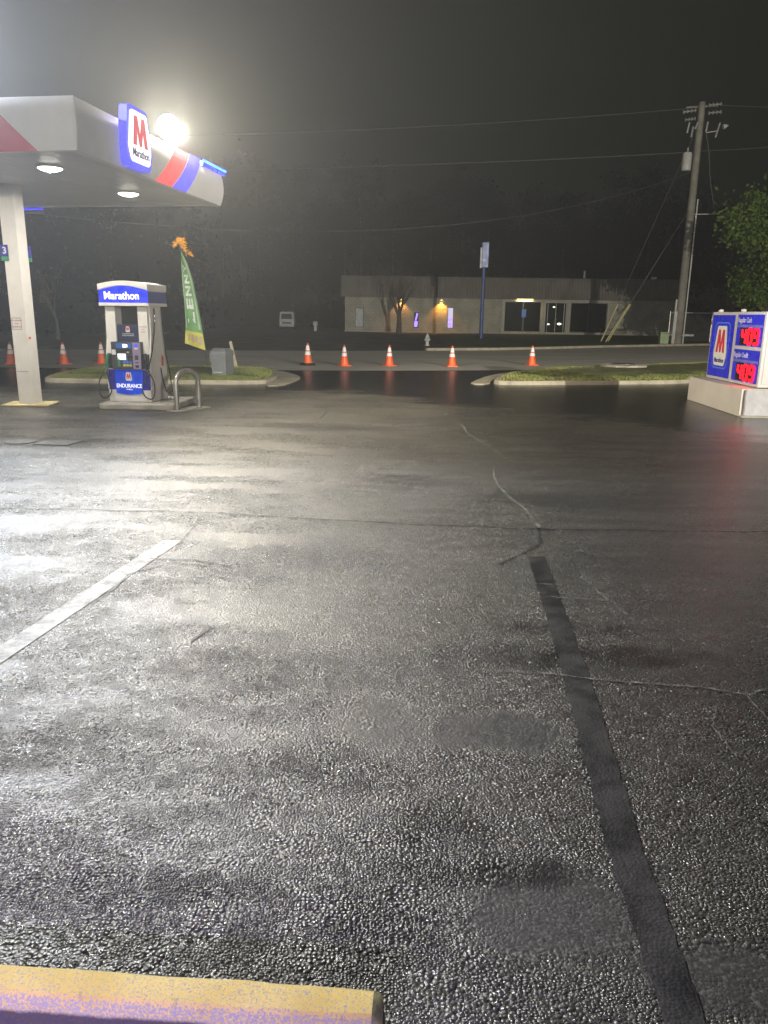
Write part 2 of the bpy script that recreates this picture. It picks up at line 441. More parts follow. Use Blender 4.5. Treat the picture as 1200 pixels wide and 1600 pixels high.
def worn_paint(name, paint, under, cover, scale=9, rough=.5, bd=.005):
    t = NT(name)
    pos = t.n('NewGeometry').outputs['Position']
    n1 = t.noise(pos, scale, 8, .7)
    n0 = t.noise(pos, 1.3, 4, .6)
    v = t.n('TexVoronoi', {'Vector': pos, 'Scale': 95.0}, feature='F1')
    m = t.ramp(t.math('ADD', t.math('MULTIPLY', n1, .7), t.math('MULTIPLY', n0, .5)), cover-.12, cover+.12, 1, 0)
    tone = t.n('VectorMath', {0: paint, 'Scale': t.ramp(n0, .3, .7, .75, 1.15)}, operation='SCALE').outputs[0]
    base = t.mix(m, c4(under), tone)
    h = t.math('ADD', t.math('SUBTRACT', 1.0, v.outputs['Distance']), t.math('MULTIPLY', n1, .5))
    b = t.n('Bump', {'Height': h, 'Strength': .6, 'Distance': bd}).outputs[0]
    return t.done(t.n('BsdfPrincipled', {'Base Color': base, 'Roughness': rough, 'Normal': b}).outputs[0])
MT['stall_white'] = worn_paint('worn_white_paint', (.46, .45, .41), (.10, .095, .09), .62, 9, .6)
MT['stall_black'] = worn_paint('black_cover_paint', (.020, .020, .021), (.075, .072, .068), .60, 5, .44, .003)
MT['crack_pale'] = worn_paint('pale_crack_silt', (.31, .30, .26), (.06, .058, .053), .60, 26, .7)
MT['crack_dark'] = worn_paint('dark_crack', (.012, .012, .012), (.045, .043, .04), .64, 18, .6)

def stop_mat():
    t = NT('yellow_wheel_stop_paint')
    co = t.n('TexCoord').outputs['Object']
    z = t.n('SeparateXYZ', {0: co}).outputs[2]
    yv = t.n('SeparateXYZ', {0: co}).outputs[1]
    sp = t.noise(co, 170, 3, .7)
    ch = t.noise(co, 11, 7, .72)
    wear = t.ramp(z, .135, .122, 0, .11)          # paint is scuffed off the face towards the store
    m = t.ramp(t.math('ADD', sp, wear), .50, .66, 1, 0)
    m = t.math('MULTIPLY', m, t.ramp(ch, .64, .72, 1, 0))
    tone = t.mix(t.ramp(t.noise(co, 5, 5), .3, .7), (.70, .50, .10, 1), (.80, .62, .20, 1))
    base = t.mix(m, (.40, .37, .36, 1), tone)
    base = t.mix(t.ramp(t.noise(co, 26, 6, .7), .62, .75, 0, .6), base, (.22, .19, .14, 1))
    base = t.mix(t.ramp(t.math('ADD', z, t.math('MULTIPLY', ch, .02)), .108, .096, 0, .92), base, (.06, .05, .065, 1))  # shade on the lower face, painted dark into the colour
    b = t.n('Bump', {'Height': t.math('ADD', sp, t.math('MULTIPLY', ch, 3.0)), 'Strength': 1, 'Distance': .0025}).outputs[0]
    return t.done(t.n('BsdfPrincipled', {'Base Color': base, 'Roughness': .7, 'Normal': b, 'Specular IOR Level': .3}).outputs[0])
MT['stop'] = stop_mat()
MT['stop_end'] = mat('chipped_mossy_end', (.22, .21, .10), .85, var=.45, scale=20, bump=.004, bscale=60, dirt=(.08, .08, .04), dirt_amt=.8)

# ------------------------------------------------------------------ camera
f = 1202.0
th, ro, Hc = R(14.4), R(.79), 1.72
fwd = Vector((0, math.cos(th), -math.sin(th)))
r0 = Vector((1, 0, 0)); u0 = r0.cross(fwd)
rt = r0*math.cos(ro)+u0*math.sin(ro)
up = -r0*math.sin(ro)+u0*math.cos(ro)
cam = bpy.data.cameras.new('camera')
cam.sensor_fit = 'VERTICAL'; cam.sensor_height = 36; cam.lens = f/1600*36
cam.clip_start = .05; cam.clip_end = 2000
co = bpy.data.objects.new('camera', cam)
COL.objects.link(co)
mw = Matrix((rt, up, -fwd)).transposed().to_4x4(); mw.translation = (0, 0, Hc)
co.matrix_world = mw
S.camera = co

# ------------------------------------------------------------------ world: night sky
w = bpy.data.worlds.new('World'); S.world = w; w.use_nodes = True
wt = w.node_tree; wt.nodes.clear()
wo = wt.nodes.new('ShaderNodeOutputWorld'); bg = wt.nodes.new('ShaderNodeBackground')
tc = wt.nodes.new('ShaderNodeTexCoord'); nz = wt.nodes.new('ShaderNodeTexNoise')
nz.inputs['Scale'].default_value = 1.6; nz.inputs['Detail'].default_value = 4
mx = wt.nodes.new('ShaderNodeMix'); mx.data_type = 'RGBA'
mx.inputs[6].default_value = (.0035, .0042, .0030, 1); mx.inputs[7].default_value = (.0070, .0078, .0050, 1)
wt.links.new(tc.outputs['Generated'], nz.inputs['Vector']); wt.links.new(nz.outputs[0], mx.inputs[0])
wt.links.new(mx.outputs[2], bg.inputs['Color']); bg.inputs['Strength'].default_value = 1.0
wt.links.new(bg.outputs[0], wo.inputs['Surface'])

HAZE = .0021
t = NT('night_mist'); t.m.cycles.volume_sampling = 'EQUIANGULAR'
pv = t.n('VolumePrincipled', {'Color': (.95, .97, 1, 1), 'Density': HAZE, 'Anisotropy': .6})
t.t.links.new(pv.outputs[0], t.out.inputs['Volume'])
b = BM(); box(b, -130, 130, -30, 150, -1.2, 34)
hz = obj('haze', b, t.m); hz['kind'] = 'stuff'

# ------------------------------------------------------------------ ground
def sheet(name, pts, z, m, kind='structure'):
    b = BM()
    b.faces.new([b.verts.new((x, y, z)) for x, y in pts])
    bmesh.ops.triangulate(b, faces=b.faces[:])
    o = obj(name, b, m)
    for p in o.data.polygons:
        pass
    return tag(o, kind=kind)

sheet('ground', [(-128, -28), (128, -28), (128, 148), (-128, 148)], -.03, MT['ground'])
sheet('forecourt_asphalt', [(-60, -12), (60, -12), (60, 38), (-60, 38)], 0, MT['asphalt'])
road_near = [(-60, 24.4), (-30, 24.0), (-12, 23.8), (-8.9, 23.9), (-5.5, 24.0), (-2.5, 24.25), (0, 24.6), (3, 25.3), (4.8, 25.85), (6.7, 26.8), (9.5, 28.6), (12.1, 30.1), (17, 33.4), (30, 42), (60, 60)]
road_far = [(90, 100), (40, 66.5), (27.6, 57), (18.2, 50.3), (13, 46.6), (9, 43.2), (5.8, 40.8), (2.2, 39.2), (-1, 38), (-4.6, 37.1), (-8.9, 36.2), (-12.7, 35.8), (-17.3, 35.2), (-35, 34.5), (-60, 34)]
sheet('road', road_near+road_far, .006, MT['road'])
sheet('driveway', [(-12, 35.6), (-8.9, 36.3), (-4.6, 37.2), (-1, 38.1), (2.4, 39.4), (3.4, 44), (4.5, 60), (4.6, 79), (-24, 90), (-24, 62), (-15, 46)], .002, MT['drive'])
sheet('far_lawn', [(2.2, 39.2), (5.8, 40.8), (9, 43.2), (13, 46.6), (18.2, 50.3), (27.6, 57), (40, 66.5), (60, 80), (60, 79.6), (4.6, 79.2), (4.5, 60), (3.4, 44)], .004, MT['verge'])
sheet('far_verge', [(-60, 34), (-35, 34.5), (-17.3, 35.2), (-12, 35.7), (-15, 46), (-24, 62), (-60, 62)], .004, MT['verge'])

def ribbon(bm, pts, wd, z, mi=0, jit=0.0):
    pts = [Vector((p[0], p[1], 0)) for p in pts]
    L = []
    for i, p in enumerate(pts):
        t_ = (pts[min(i+1, len(pts)-1)]-pts[max(i-1, 0)]).normalized()
        n_ = Vector((-t_.y, t_.x, 0))
        ww = wd*(1+jit*random.uniform(-1, 1))/2
        L.append((bm.verts.new(p+n_*ww+Vector((0, 0, z))), bm.verts.new(p-n_*ww+Vector((0, 0, z)))))
    for a, c in zip(L, L[1:]):
        ff = bm.faces.new((a[0], a[1], c[1], c[0])); ff.material_index = mi

def densify(pts, step, jit):
    out = []
    for a, c in zip(pts, pts[1:]):
        a = Vector(a); c = Vector(c); n_ = max(1, int((c-a).length/step))
        for k in range(n_):
            p = a.lerp(c, k/n_)
            out.append((p.x+random.uniform(-jit, jit), p.y+random.uniform(-jit, jit)))
    out.append(tuple(pts[-1]))
    return out

# far kerb of the road, in front of the lawn
b = BM()
kp = [(2.0, 39.0), (5.8, 40.7), (9, 43.1), (13, 46.5), (18.2, 50.2), (27.6, 56.9), (40, 66.4)]
for a, c in zip(kp, kp[1:]):
    d = (Vector(c)-Vector(a)); L = d.length; an = math.atan2(d.y, d.x)
    box(b, 0, L, 0, .2, 0, .13, M=Matrix.Translation((a[0], a[1], .0)) @ Matrix.Rotation(an, 4, 'Z'))
tag(obj('kerb', b, MT['kerb']), kind='structure')

b = BM()
ribbon(b, [(-11.5, 28.3), (-8.04, 28.55), (-4.08, 28.75)], .12, .010)
ribbon(b, [(3.6, 37.9), (5.6, 38.9), (9.2, 41.2), (14.6, 45.2), (25.3, 52.4), (40, 63)], .14, .010)
for a, c in (((7.5, 31.5), (9.77, 32.9)), ((10.17, 33.2), (10.58, 33.4)), ((10.9, 33.6), (12.69, 34.7)), ((13.12, 34.9), (13.85, 35.4)), ((15.05, 36.1), (18.47, 38.3))):
    ribbon(b, [a, c], .13, .010)
tag(obj('road_marking', b, MT['line_white']), kind='structure')
b = BM()
ribbon(b, [(8.58, 37.0), (12.66, 39.4), (21.45, 45.3), (36, 55)], .11, .010)
tag(obj('road_centre_line', b, MT['line_yellow']), kind='structure')

# parking stall lines
b = BM()
b.faces.new([b.verts.new((x, y, .004)) for x, y in ((-1.71, 5.71), (-1.56, 5.71), (-1.91, 3.53), (-2.10, 2.35), (-2.24, 2.35), (-2.01, 3.74))])
bmesh.ops.triangulate(b, faces=b.faces[:])
tag(obj('parking_line', b, MT['stall_white']), kind='structure')
b = BM()
Lp = densify([(1.07, 5.43), (.90, 3.52), (.76, 2.2), (.70, 1.2)], .05, .005)
Rp = densify([(1.19, 5.43), (1.03, 3.52), (.88, 2.2), (.80, 1.2)], .05, .005)
n_ = min(len(Lp), len(Rp))
lv = [(b.verts.new((*Lp[i], .004)), b.verts.new((*Rp[i], .004))) for i in range(n_)]
for a, c in zip(lv, lv[1:]): b.faces.new((a[0], a[1], c[1], c[0]))
tag(obj('covered_parking_line', b, MT['stall_black']), kind='structure')

b = BM()
for pts, wd in (([(1.24, 8.69), (1.2, 7.84), (1.24, 7.27), (1.3, 6.89), (1.32, 6.23)], .018),
                ([(1.38, 5.15), (1.4, 4.64), (1.43, 4.47), (1.49, 4.17), (1.56, 4.08)], .011),
                ([(.59, 3.52), (.84, 3.49), (1.01, 3.45), (1.26, 3.42), (1.55, 3.37), (1.74, 3.32), (1.9, 3.40)], .010),
                ([(1.74, 3.32), (1.73, 3.2), (1.72, 3.08)], .008),
                ([(1.52, 3.19), (1.46, 3.02), (1.45, 2.89), (1.44, 2.77)], .006),
                ([(.45, 5.04), (.98, 4.84), (1.19, 4.81)], .007),
                ([(.96, 4.6), (1.12, 4.57), (1.45, 4.53)], .007),
                ([(1.22, 12.8), (1.26, 11.4), (1.43, 10.2), (1.5, 9.31)], .016)):
    ribbon(b, densify(densify(pts, .22, .018), .025, .004), wd, .006, 0, .8)
tag(obj('pavement_crack', b, MT['crack_pale']), kind='structure')
b = BM()
for pts, wd in (([(-5, 6.7), (-3.42, 6.64), (-1.7, 6.6), (0, 6.31), (1.33, 6.17), (3.21, 6.19), (5, 6.2)], .03),
                ([(1.32, 6.23), (1.24, 5.76), (.83, 5.24)], .03),
                ([(-1.68, 5.27), (-1.36, 5.21), (-1.07, 5.11)], .018), ([(-1.73, 4.35), (-1.71, 4.88), (-1.49, 5.16), (-1.2, 5.1)], .016),
                ([(-1.05, 3.81), (-.96, 4.03)], .012), ([(-1.57, 5.46), (-1.55, 5.99), (-1.59, 6.35)], .016),
                ([(-1.1, 12.91), (-1.03, 14.0)], .03)):
    ribbon(b, densify(densify(pts, .25, .022), .03, .005), wd*.75, .005, 0, .8)
tag(obj('dark_pavement_crack', b, MT['crack_dark']), kind='structure')

# tank filler lids in the forecourt
def lid(name, pts, label):
    b = BM(); prism(b, pts, .012)
    tag(obj(name, b, MT['lidmetal']), label, 'tank lid', 'fuel tank lids in the forecourt')
lid('tank_lid', [(-4.88+.2*math.cos(2*math.pi*k/24), 10.2+.2*math.sin(2*math.pi*k/24)) for k in range(24)], 'round grey tank lid set flush in the wet forecourt asphalt')
lid('tank_lid', [(-4.62, 9.98), (-4.16, 9.95), (-4.08, 10.32), (-4.58, 10.36)], 'rectangular grey tank lid set flush in the asphalt beside the round lid')

# ------------------------------------------------------------------ grass islands
def offset(pts, d):
    n_ = len(pts); out = []
    area = sum(pts[i][0]*pts[(i+1) % n_][1]-pts[(i+1) % n_][0]*pts[i][1] for i in range(n_))
    sg = 1 if area > 0 else -1
    for i in range(n_):
        a, p, c = Vector(pts[i-1]), Vector(pts[i]), Vector(pts[(i+1) % n_])
        n1 = Vector((-(p-a).y, (p-a).x)).normalized()*sg; n2 = Vector((-(c-p).y, (c-p).x)).normalized()*sg
        m = (n1+n2).normalized(); k = max(.5, m.dot(n1))
        q = p+m*d/k; out.append((q.x, q.y))
    return out

def smooth_poly(pts, it=2):
    for _ in range(it):
        q = []
        for i in range(len(pts)):
            a, c = pts[i], pts[(i+1) % len(pts)]
            q += [(a[0]*.75+c[0]*.25, a[1]*.75+c[1]*.25), (a[0]*.25+c[0]*.75, a[1]*.25+c[1]*.75)]
        pts = q
    return pts

def inside(p, poly):
    c = False; n_ = len(poly); j = n_-1
    for i in range(n_):
        if (poly[i][1] > p[1]) != (poly[j][1] > p[1]) and p[0] < (poly[j][0]-poly[i][0])*(p[1]-poly[i][1])/(poly[j][1]-poly[i][1])+poly[i][0]: c = not c
        j = i
    return c

def island(outline, label, kh=.10, kw=.15, nblades=16000, bare=()):
    outline = smooth_poly(outline, 2)
    inner = offset(outline, kw)
    b = BM()
    rings = []
    for pts, z in ((outline, -.01), (offset(outline, .012), kh-.02), (offset(outline, .035), kh), (offset(inner, -.01), kh), (inner, kh-.06)):
        rings.append([b.verts.new((x, y, z+random.uniform(-.004, .004))) for x, y in pts])
    for a, c in zip(rings, rings[1:]):
        for k in range(len(a)): b.faces.new((a[k], a[(k+1) % len(a)], c[(k+1) % len(a)], c[k]))
    tag(obj('island_kerb', b, MT['kerb']), label, 'kerb')
    b = BM()
    ctr = [sum(p[i] for p in inner)/len(inner) for i in (0, 1)]
    rr = []
    for s_, z in ((1.0, kh-.02), (.85, kh+.02), (.5, kh+.05), (.2, kh+.06)):
        rr.append([b.verts.new((ctr[0]+(x-ctr[0])*s_, ctr[1]+(y-ctr[1])*s_, z)) for x, y in inner])
    for a, c in zip(rr, rr[1:]):
        for k in range(len(a)): b.faces.new((a[k], a[(k+1) % len(a)], c[(k+1) % len(a)], c[k]))
    b.faces.new(rr[-1])
    tag(obj('island_turf', b, MT['grasssoil']), kind='structure')
    b = BM()
    x0, x1 = min(p[0] for p in inner), max(p[0] for p in inner); y0, y1 = min(p[1] for p in inner), max(p[1] for p in inner)
    cnt = 0; tries = 0
    while cnt < nblades and tries < nblades*6:
        tries += 1
        p = (random.uniform(x0, x1), random.uniform(y0, y1))
        if not inside(p, inner): continue
        v = mnoise.noise(Vector((p[0]*1.1, p[1]*1.1, 3)))
        if v < -.12 and random.random() < .75: continue
        if any((p[0]-c[0])**2+(p[1]-c[1])**2 < c[2]**2 for c in bare): continue
        h = random.uniform(.012, .035)*(1+.5*v); a = random.uniform(0, math.pi); wd = random.uniform(.008, .016)
        dx, dy = math.cos(a)*wd, math.sin(a)*wd
        lx, ly = random.uniform(-.03, .03), random.uniform(-.03, .03)
        z = kh+.0
        b.faces.new((b.verts.new((p[0]-dx, p[1]-dy, z)), b.verts.new((p[0]+dx, p[1]+dy, z)), b.verts.new((p[0]+lx, p[1]+ly, z+.03+h))))
        cnt += 1
    me = obj('grass', b, MT['blade']); me['kind'] = 'stuff'
    return inner

ISL = [(-8.49, 19.05), (-8.75, 20.63), (-8.85, 22.0), (-8.6, 23.1), (-7.6, 23.75), (-6.0, 23.95), (-4.4, 24.1), (-3.7, 23.9), (-3.2, 22.9), (-2.95, 21.4), (-2.88, 20.0), (-3.05, 19.15), (-5.52, 18.95), (-7.79, 18.9)]
island(ISL, 'pale concrete kerb round the grass island with the grey trash can', nblades=24000)
GUT = [(-3.9, 24.2), (-3.19, 23.7), (-2.59, 22.38), (-2.30, 21.28), (-2.36, 20.04), (-2.52, 18.8), (-2.95, 18.75), (-3.0, 20.0), (-3.05, 22.4)]
b = BM(); prism(b, smooth_poly(GUT, 1), .02)
tag(obj('gutter', b, MT['kerb']), kind='structure')
ISR = [(2.75, 20.05), (3.0, 21.3), (3.4, 22.7), (4.1, 24.1), (5.5, 25.9), (6.8, 26.75), (9.6, 28.5), (12.1, 30.0), (15.97, 32.5), (17.5, 31), (15, 26.5), (8.4, 21.2), (6, 20.6), (3.6, 20.1)]
island(ISR, 'weathered concrete kerb round the grass island behind the price sign', nblades=26000, bare=((7.9, 26.0, .75),))
GUR = [(2.15, 20.03), (2.45, 21.2), (2.9, 22.6), (3.6, 24.1), (4.9, 25.75), (5.4, 25.9), (4.0, 24.1), (3.3, 22.7), (2.9, 21.3), (2.65, 20.0)]
b = BM(); prism(b, smooth_poly(GUR, 1), .022)
tag(obj('gutter', b, MT['kerb']), kind='structure')

# concrete access cover
b = BM()
lathe(b, [(.74, .0), (.74, .15), (.70, .17), (.0, .175)], 26)
for v in b.verts: v.co += Vector((random.uniform(-.03, .03), random.uniform(-.03, .03), random.uniform(-.01, .01)))
mh = obj('manhole_slab', b, MT['concrete'], loc=(7.9, 26.0, .05))
tag(mh, 'round pale concrete manhole slab in the grass island behind the price sign', 'manhole')
b = BM(); lathe(b, [(.36, 0), (.36, .03), (.32, .035), (.0, .035)], 22)
obj('cover', b, MT['lidmetal'], mh, loc=(0, 0, .172))

# ------------------------------------------------------------------ wheel stop at the photographer's feet
ws = empty('wheel_stop', (-.93, 1.52, 0), R(-3.7), 'long yellow painted concrete wheel stop with scuffed paint, close to the viewer', 'wheel stop')
b = BM()
prof = [(-.034, 0), (-.030, .088), (-.024, .122), (-.014, .136), (.045, .138), (.06, .13), (.085, 0)]
xs = [-.95+i*(1.87/74) for i in range(75)]
rows = []
for x in xs:
    rows.append([b.verts.new((x, yy+(mnoise.noise(Vector((x*6, yy*20, 1)))*.004 if z > .01 else 0), z+(mnoise.noise(Vector((x*9, yy*20, 5)))*.0035 if z > .01 else 0))) for yy, z in prof])
for a, c in zip(rows, rows[1:]):
    for k in range(len(prof)-1): b.faces.new((a[k], a[k+1], c[k+1], c[k]))
b.faces.new(rows[0])
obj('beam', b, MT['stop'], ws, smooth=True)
b = BM()
e0 = [b.verts.new((.92, yy, z)) for yy, z in prof]
e1 = [b.verts.new((.935+random.uniform(-.004, .004), yy*.97, z*.97)) for yy, z in prof]
e2 = [b.verts.new((.945+random.uniform(-.005, .005), yy*.88, z*.90)) for yy, z in prof]
for a, c in ((e0, e1), (e1, e2)):
    for k in range(len(prof)): b.faces.new((a[k], a[(k+1) % len(prof)], c[(k+1) % len(prof)], c[k]))
b.faces.new(e2)
obj('chipped_end', b, MT['stop_end'], ws, smooth=True)

# ------------------------------------------------------------------ emblem and lettering helpers
def emblem_outline(s):
    """tapered shield: narrow flat top, flaring sides, cut bottom corners; about 1 wide, 1.22 high"""
    P = [(-.30, .60), (.30, .60), (.36, .56), (.50, -.22), (.49, -.34), (.42, -.56), (.36, -.62), (-.36, -.62), (-.42, -.56), (-.49, -.34), (-.50, -.22), (-.36, .56)]
    return [(x*s, y*s) for x, y in P]
def m_outline(s):
    P = [(-.335, -.26), (-.235, .44), (-.095, .44), (0, .02), (.095, .44), (.235, .44), (.335, -.26), (.185, -.26), (.135, .10), (.05, -.26), (-.05, -.26), (-.135, .10), (-.185, -.26)]
    return [(x*s, y*s) for x, y in P]

# ------------------------------------------------------------------ canopy
A = R(8.4)
can = empty('fuel_canopy', (-4.19, 11.2, 0), -A, 'white fuel station canopy with lit emblem, red and blue stripes on its fascia', 'canopy')
XW, YD, Z0, Z1 = -12.0, 5.47, 3.80, 4.47
NL = 9
def bul(tt): return .055*(1-(2*tt-1)**2)
b = BM(); rings = []
for k in range(NL):
    tt = k/(NL-1); o_ = bul(tt); z = Z0+(Z1-Z0)*tt
    rings.append([b.verts.new(p) for p in ((o_, -o_, z), (o_, YD+o_, z), (XW-o_, YD+o_, z), (XW-o_, -o_, z))])
for a, c in zip(rings, rings[1:]):
    for k in range(4): b.faces.new((a[k], a[(k+1) % 4], c[(k+1) % 4], c[k]))
top_in = [b.verts.new(p) for p in ((-.12, .12, Z1), (-.12, YD-.12, Z1), (XW+.12, YD-.12, Z1), (XW+.12, .12, Z1))]
low_in = [b.verts.new(p) for p in ((-.12, .12, Z1-.18), (-.12, YD-.12, Z1-.18), (XW+.12, YD-.12, Z1-.18), (XW+.12, .12, Z1-.18))]
for k in range(4):
    b.faces.new((rings[-1][k], rings[-1][(k+1) % 4], top_in[(k+1) % 4], top_in[k]))
    b.faces.new((top_in[k], top_in[(k+1) % 4], low_in[(k+1) % 4], low_in[k]))
b.faces.new(low_in)
bot_in = [b.verts.new(p) for p in ((-.10, .10, Z0), (-.10, YD-.10, Z0), (XW+.10, YD-.10, Z0), (XW+.10, .10, Z0))]
bot_up = [b.verts.new(p) for p in ((-.10, .10, Z0+.05), (-.10, YD-.10, Z0+.05), (XW+.10, YD-.10, Z0+.05), (XW+.10, .10, Z0+.05))]
for k in range(4):
    b.faces.new((rings[0][k], rings[0][(k+1) % 4], bot_in[(k+1) % 4], bot_in[k]))
    b.faces.new((bot_in[k], bot_in[(k+1) % 4], bot_up[(k+1) % 4], bot_up[k]))
obj('fascia', b, MT['fascia'], can, smooth=True)
b = BM(); box(b, XW+.10, -.10, .10, YD-.10, Z0+.02, Z0+.05)
obj('soffit', b, MT['soffit'], can)

def stripe(name, face, b0, b1, t0, t1, m, ztop=0.0, proud=.006):
    bb = BM(); rows = []
    for k in range(NL):
        tt = k/(NL-1); o_ = bul(tt)+proud; z = Z0+(Z1-Z0)*tt
        if k == 0: z -= .004
        if k == NL-1: z += ztop
        u0_, u1_ = b0+(t0-b0)*tt, b1+(t1-b1)*tt
        if face == 'R': rows.append((bb.verts.new((o_, u0_, z)), bb.verts.new((o_, u1_, z))))
        else: rows.append((bb.verts.new((-u0_, -o_, z)), bb.verts.new((-u1_, -o_, z))))
    for a, c in zip(rows, rows[1:]): bb.faces.new((a[0], a[1], c[1], c[0]))
    return obj(name, bb, m, can)
stripe('red_stripe', 'R', 2.41, 3.05, 3.26, 3.89, MT['redglow'], .012)
stripe('blue_stripe', 'R', 3.08, 3.68, 3.92, 4.43, MT['bluestripe'], .03)
stripe('red_stripe', 'F', .56, 2.3, 1.27, 3.0, MT['red_paint'])
b = BM(); box(b, .012, .075, 4.40, 5.60, Z1-.095, Z1-.02, .012)
led = obj('led_strip', b, MT['led_body'], can)
b = BM(); tube(b, [(.08, 4.40, Z1-.005), (.08, 5.60, Z1-.005)], .02, 8)
obj('lit_tube', b, MT['led'], led)
b = BM(); tube(b, [(-4.34, YD+.02, Z0-.03), (-3.90, YD+.02, Z0-.03)], .022, 8)
obj('led_strip', b, MT['bluestripe'], can)
# emblem sign on the fascia
sg = Vector((.17, 1.56, 4.265))
FR = frame(sg, (0, 1, 0), (0, 0, 1))
b = BM()
SC = .70
prism(b, emblem_outline(1.0*SC*1.16), .13, FR @ Matrix.Diagonal((1.08, .86, 1, 1)), z0=-.14)
em = obj('emblem_sign', b, MT['sign_blue'], can)
b = BM(); prism(b, emblem_outline(SC*.98), .02, FR @ Matrix.Diagonal((1.06, .86, 1, 1)), z0=-.008)
obj('face', b, MT['sign_white'], em)
b = BM(); prism(b, m_outline(SC*.98), .006, FR @ Matrix.Diagonal((1.06, .86, 1, 1)) @ Matrix.Translation((0, .04*SC, 0)), z0=.013)
obj('initial', b, MT['sign_red'], em)
b = BM(); text(b, 'Marathon', .165, FR @ Matrix.Translation((0, -.235, .013)), .006, .012, xs=.88)
obj('lettering', b, MT['navy_ink'], em)
# column with pump-number plates and notices
def column(lx, ly):
    b = BM(); box(b, lx-.145, lx+.145, ly-.145, ly+.145, 0, Z0+.02, .012)
    c = obj('column', b, MT['column'], can)
    b = BM(); box(b, lx-.42, lx+.42, ly-.34, ly+.34, 0, .035, .012, M=Matrix.Translation((lx, ly, 0)) @ Matrix.Rotation(R(14), 4, 'Z') @ Matrix.Translation((-lx, -ly, 0)))
    obj('footing', b, MT['yellow_pad'], c)
    return c
cm = column(-2.87, 2.81)
column(-9.0, 2.81)
fx, fy = -2.87, 2.81-.145
b = BM(); box(b, fx-.19, fx-.05, fy-.012, fy-.002, 2.62, 2.82, .003, 0)
pl = obj('number_plate', b, MT['panel_navy'], cm)
b = BM(); box(b, fx-.19, fx-.05, fy-.016, fy-.004, 2.55, 2.62, .003)
obj('green_band', b, MT['key_green'], pl)
b = BM(); text(b, '3', .16, frame((fx-.115, fy-.012, 2.72), (1, 0, 0), (0, 0, 1)), .003, .03)
obj('numeral', b, MT['paper'], pl)
b = BM(); box(b, fx+.10, fx+.20, fy+.292, fy+.302, 2.62, 2.82, .003)
pl = obj('number_plate', b, MT['panel_navy'], cm)
b = BM(); box(b, fx+.10, fx+.20, fy+.291, fy+.304, 2.55, 2.62, .003)
obj('green_band', b, MT['key_green'], pl)
b = BM()
FN = frame((fx-.03, fy-.001, 1.47), (1, 0, 0), (0, 0, 1))
for z in (-.10, .10): prism(b, [(-.09, z-.004), (.09, z-.004), (.09, z+.004), (-.09, z+.004)], .002, FN)
for x in (-.09, .09): prism(b, [(x-.003, -.096), (x+.003, -.096), (x+.003, .096), (x-.003, .096)], .002, FN)
for i, s_ in enumerate(('NO SMOKING', 'STOP', 'ENGINE OFF')): text(b, s_, .034, FN @ Matrix.Translation((0, .055-.055*i, 0)), .002, 0)
obj('notice', b, MT['ink'], cm)
b = BM()
prism(b, [(-.125, -.004), (.10, -.004), (.10, .004), (-.125, .004)], .002, frame((fx, fy-.001, .62), (1, 0, 0), (0, 0, 1)))
obj('seam', b, MT['galv'], cm)
b = BM()
prism(b, [(-.03, -.02), (.03, -.02), (.03, .02), (-.03, .02)], .004, frame((fx+.146, fy+.08, 1.22), (0, 1, 0), (0, 0, 1)))
obj('sticker', b, MT['orange_sticker'], cm)

# downlights
def light(name, kind, loc, power, col, parent=None, **kw):
    l = bpy.data.lights.new(name, kind); l.energy = power; l.color = col
    for k, v in kw.items(): setattr(l, k, v)
    o = bpy.data.objects.new(name, l); COL.objects.link(o); o.location = loc
    if parent is not None: o.parent = parent
    return o
LC = (1, .95, .86)
for lx in (-1.11, -4.6, -8.0):
    for ly in (1.18, 3.71):
        b = BM(); lathe(b, [(.20, .0), (.215, .012), (.215, .03), (.0, .03)], 24, c=(lx, ly, Z0-.012))
        d = obj('downlight', b, MT['white'], can)
        b = BM(); lathe(b, [(.0, -.045), (.09, -.038), (.15, -.018), (.175, .0), (.0, .002)], 24, c=(lx, ly, Z0-.012))
        obj('lens', b, MT['lens'], d, smooth=True)
        light('downlight_lamp', 'AREA', (lx, ly, Z0-.075), 85, LC, can, shape='DISK', size=.32)

# ------------------------------------------------------------------ floodlights on the canopy
def floodlight(loc, rz, tilt, label, power, col, r=.19):
    rt_ = empty('floodlight', loc, rz, label, 'floodlight', 'floodlights on the canopy')
    T = Matrix.Rotation(tilt, 4, 'X')
    b = BM(); lathe(b, [(.06, -.26), (.14, -.22), (r, -.06), (r+.02, .0), (r+.02, .03), (r*.2, .03)], 24, M=T @ Matrix.Rotation(R(90), 4, 'X') )
    obj('housing', b, MT['flood_body'], rt_, smooth=True)
    b = BM(); lathe(b, [(r, .03), (r*.95, .09), (r*.7, .15), (r*.3, .18), (.0, .185)], 24, M=T @ Matrix.Rotation(R(90), 4, 'X'))
    obj('lens', b, MT['flood_lens'], rt_, smooth=True)
    b = BM(); tube(b, [(0, .12, 0), (0, .16, -.2), (0, .16, -.62)], .025, 10)
    obj('bracket', b, MT['flood_body'], rt_)
    d = (T @ Vector((0, -.42, 0)))
    lp = light('flood_lamp', 'POINT', d, power, col, rt_, shadow_soft_size=.16)
    return rt_
floodlight((-3.97, 15.1, 4.93), R(28), R(8), 'glaring round floodlight standing on the canopy roof above the red stripe', 4000, (1, .89, .70))
floodlight((-6.62, 12.15, 5.35), R(25), R(18), 'floodlight standing on the canopy roof above its front fascia, just outside the view', 5600, (.82, .89, 1))
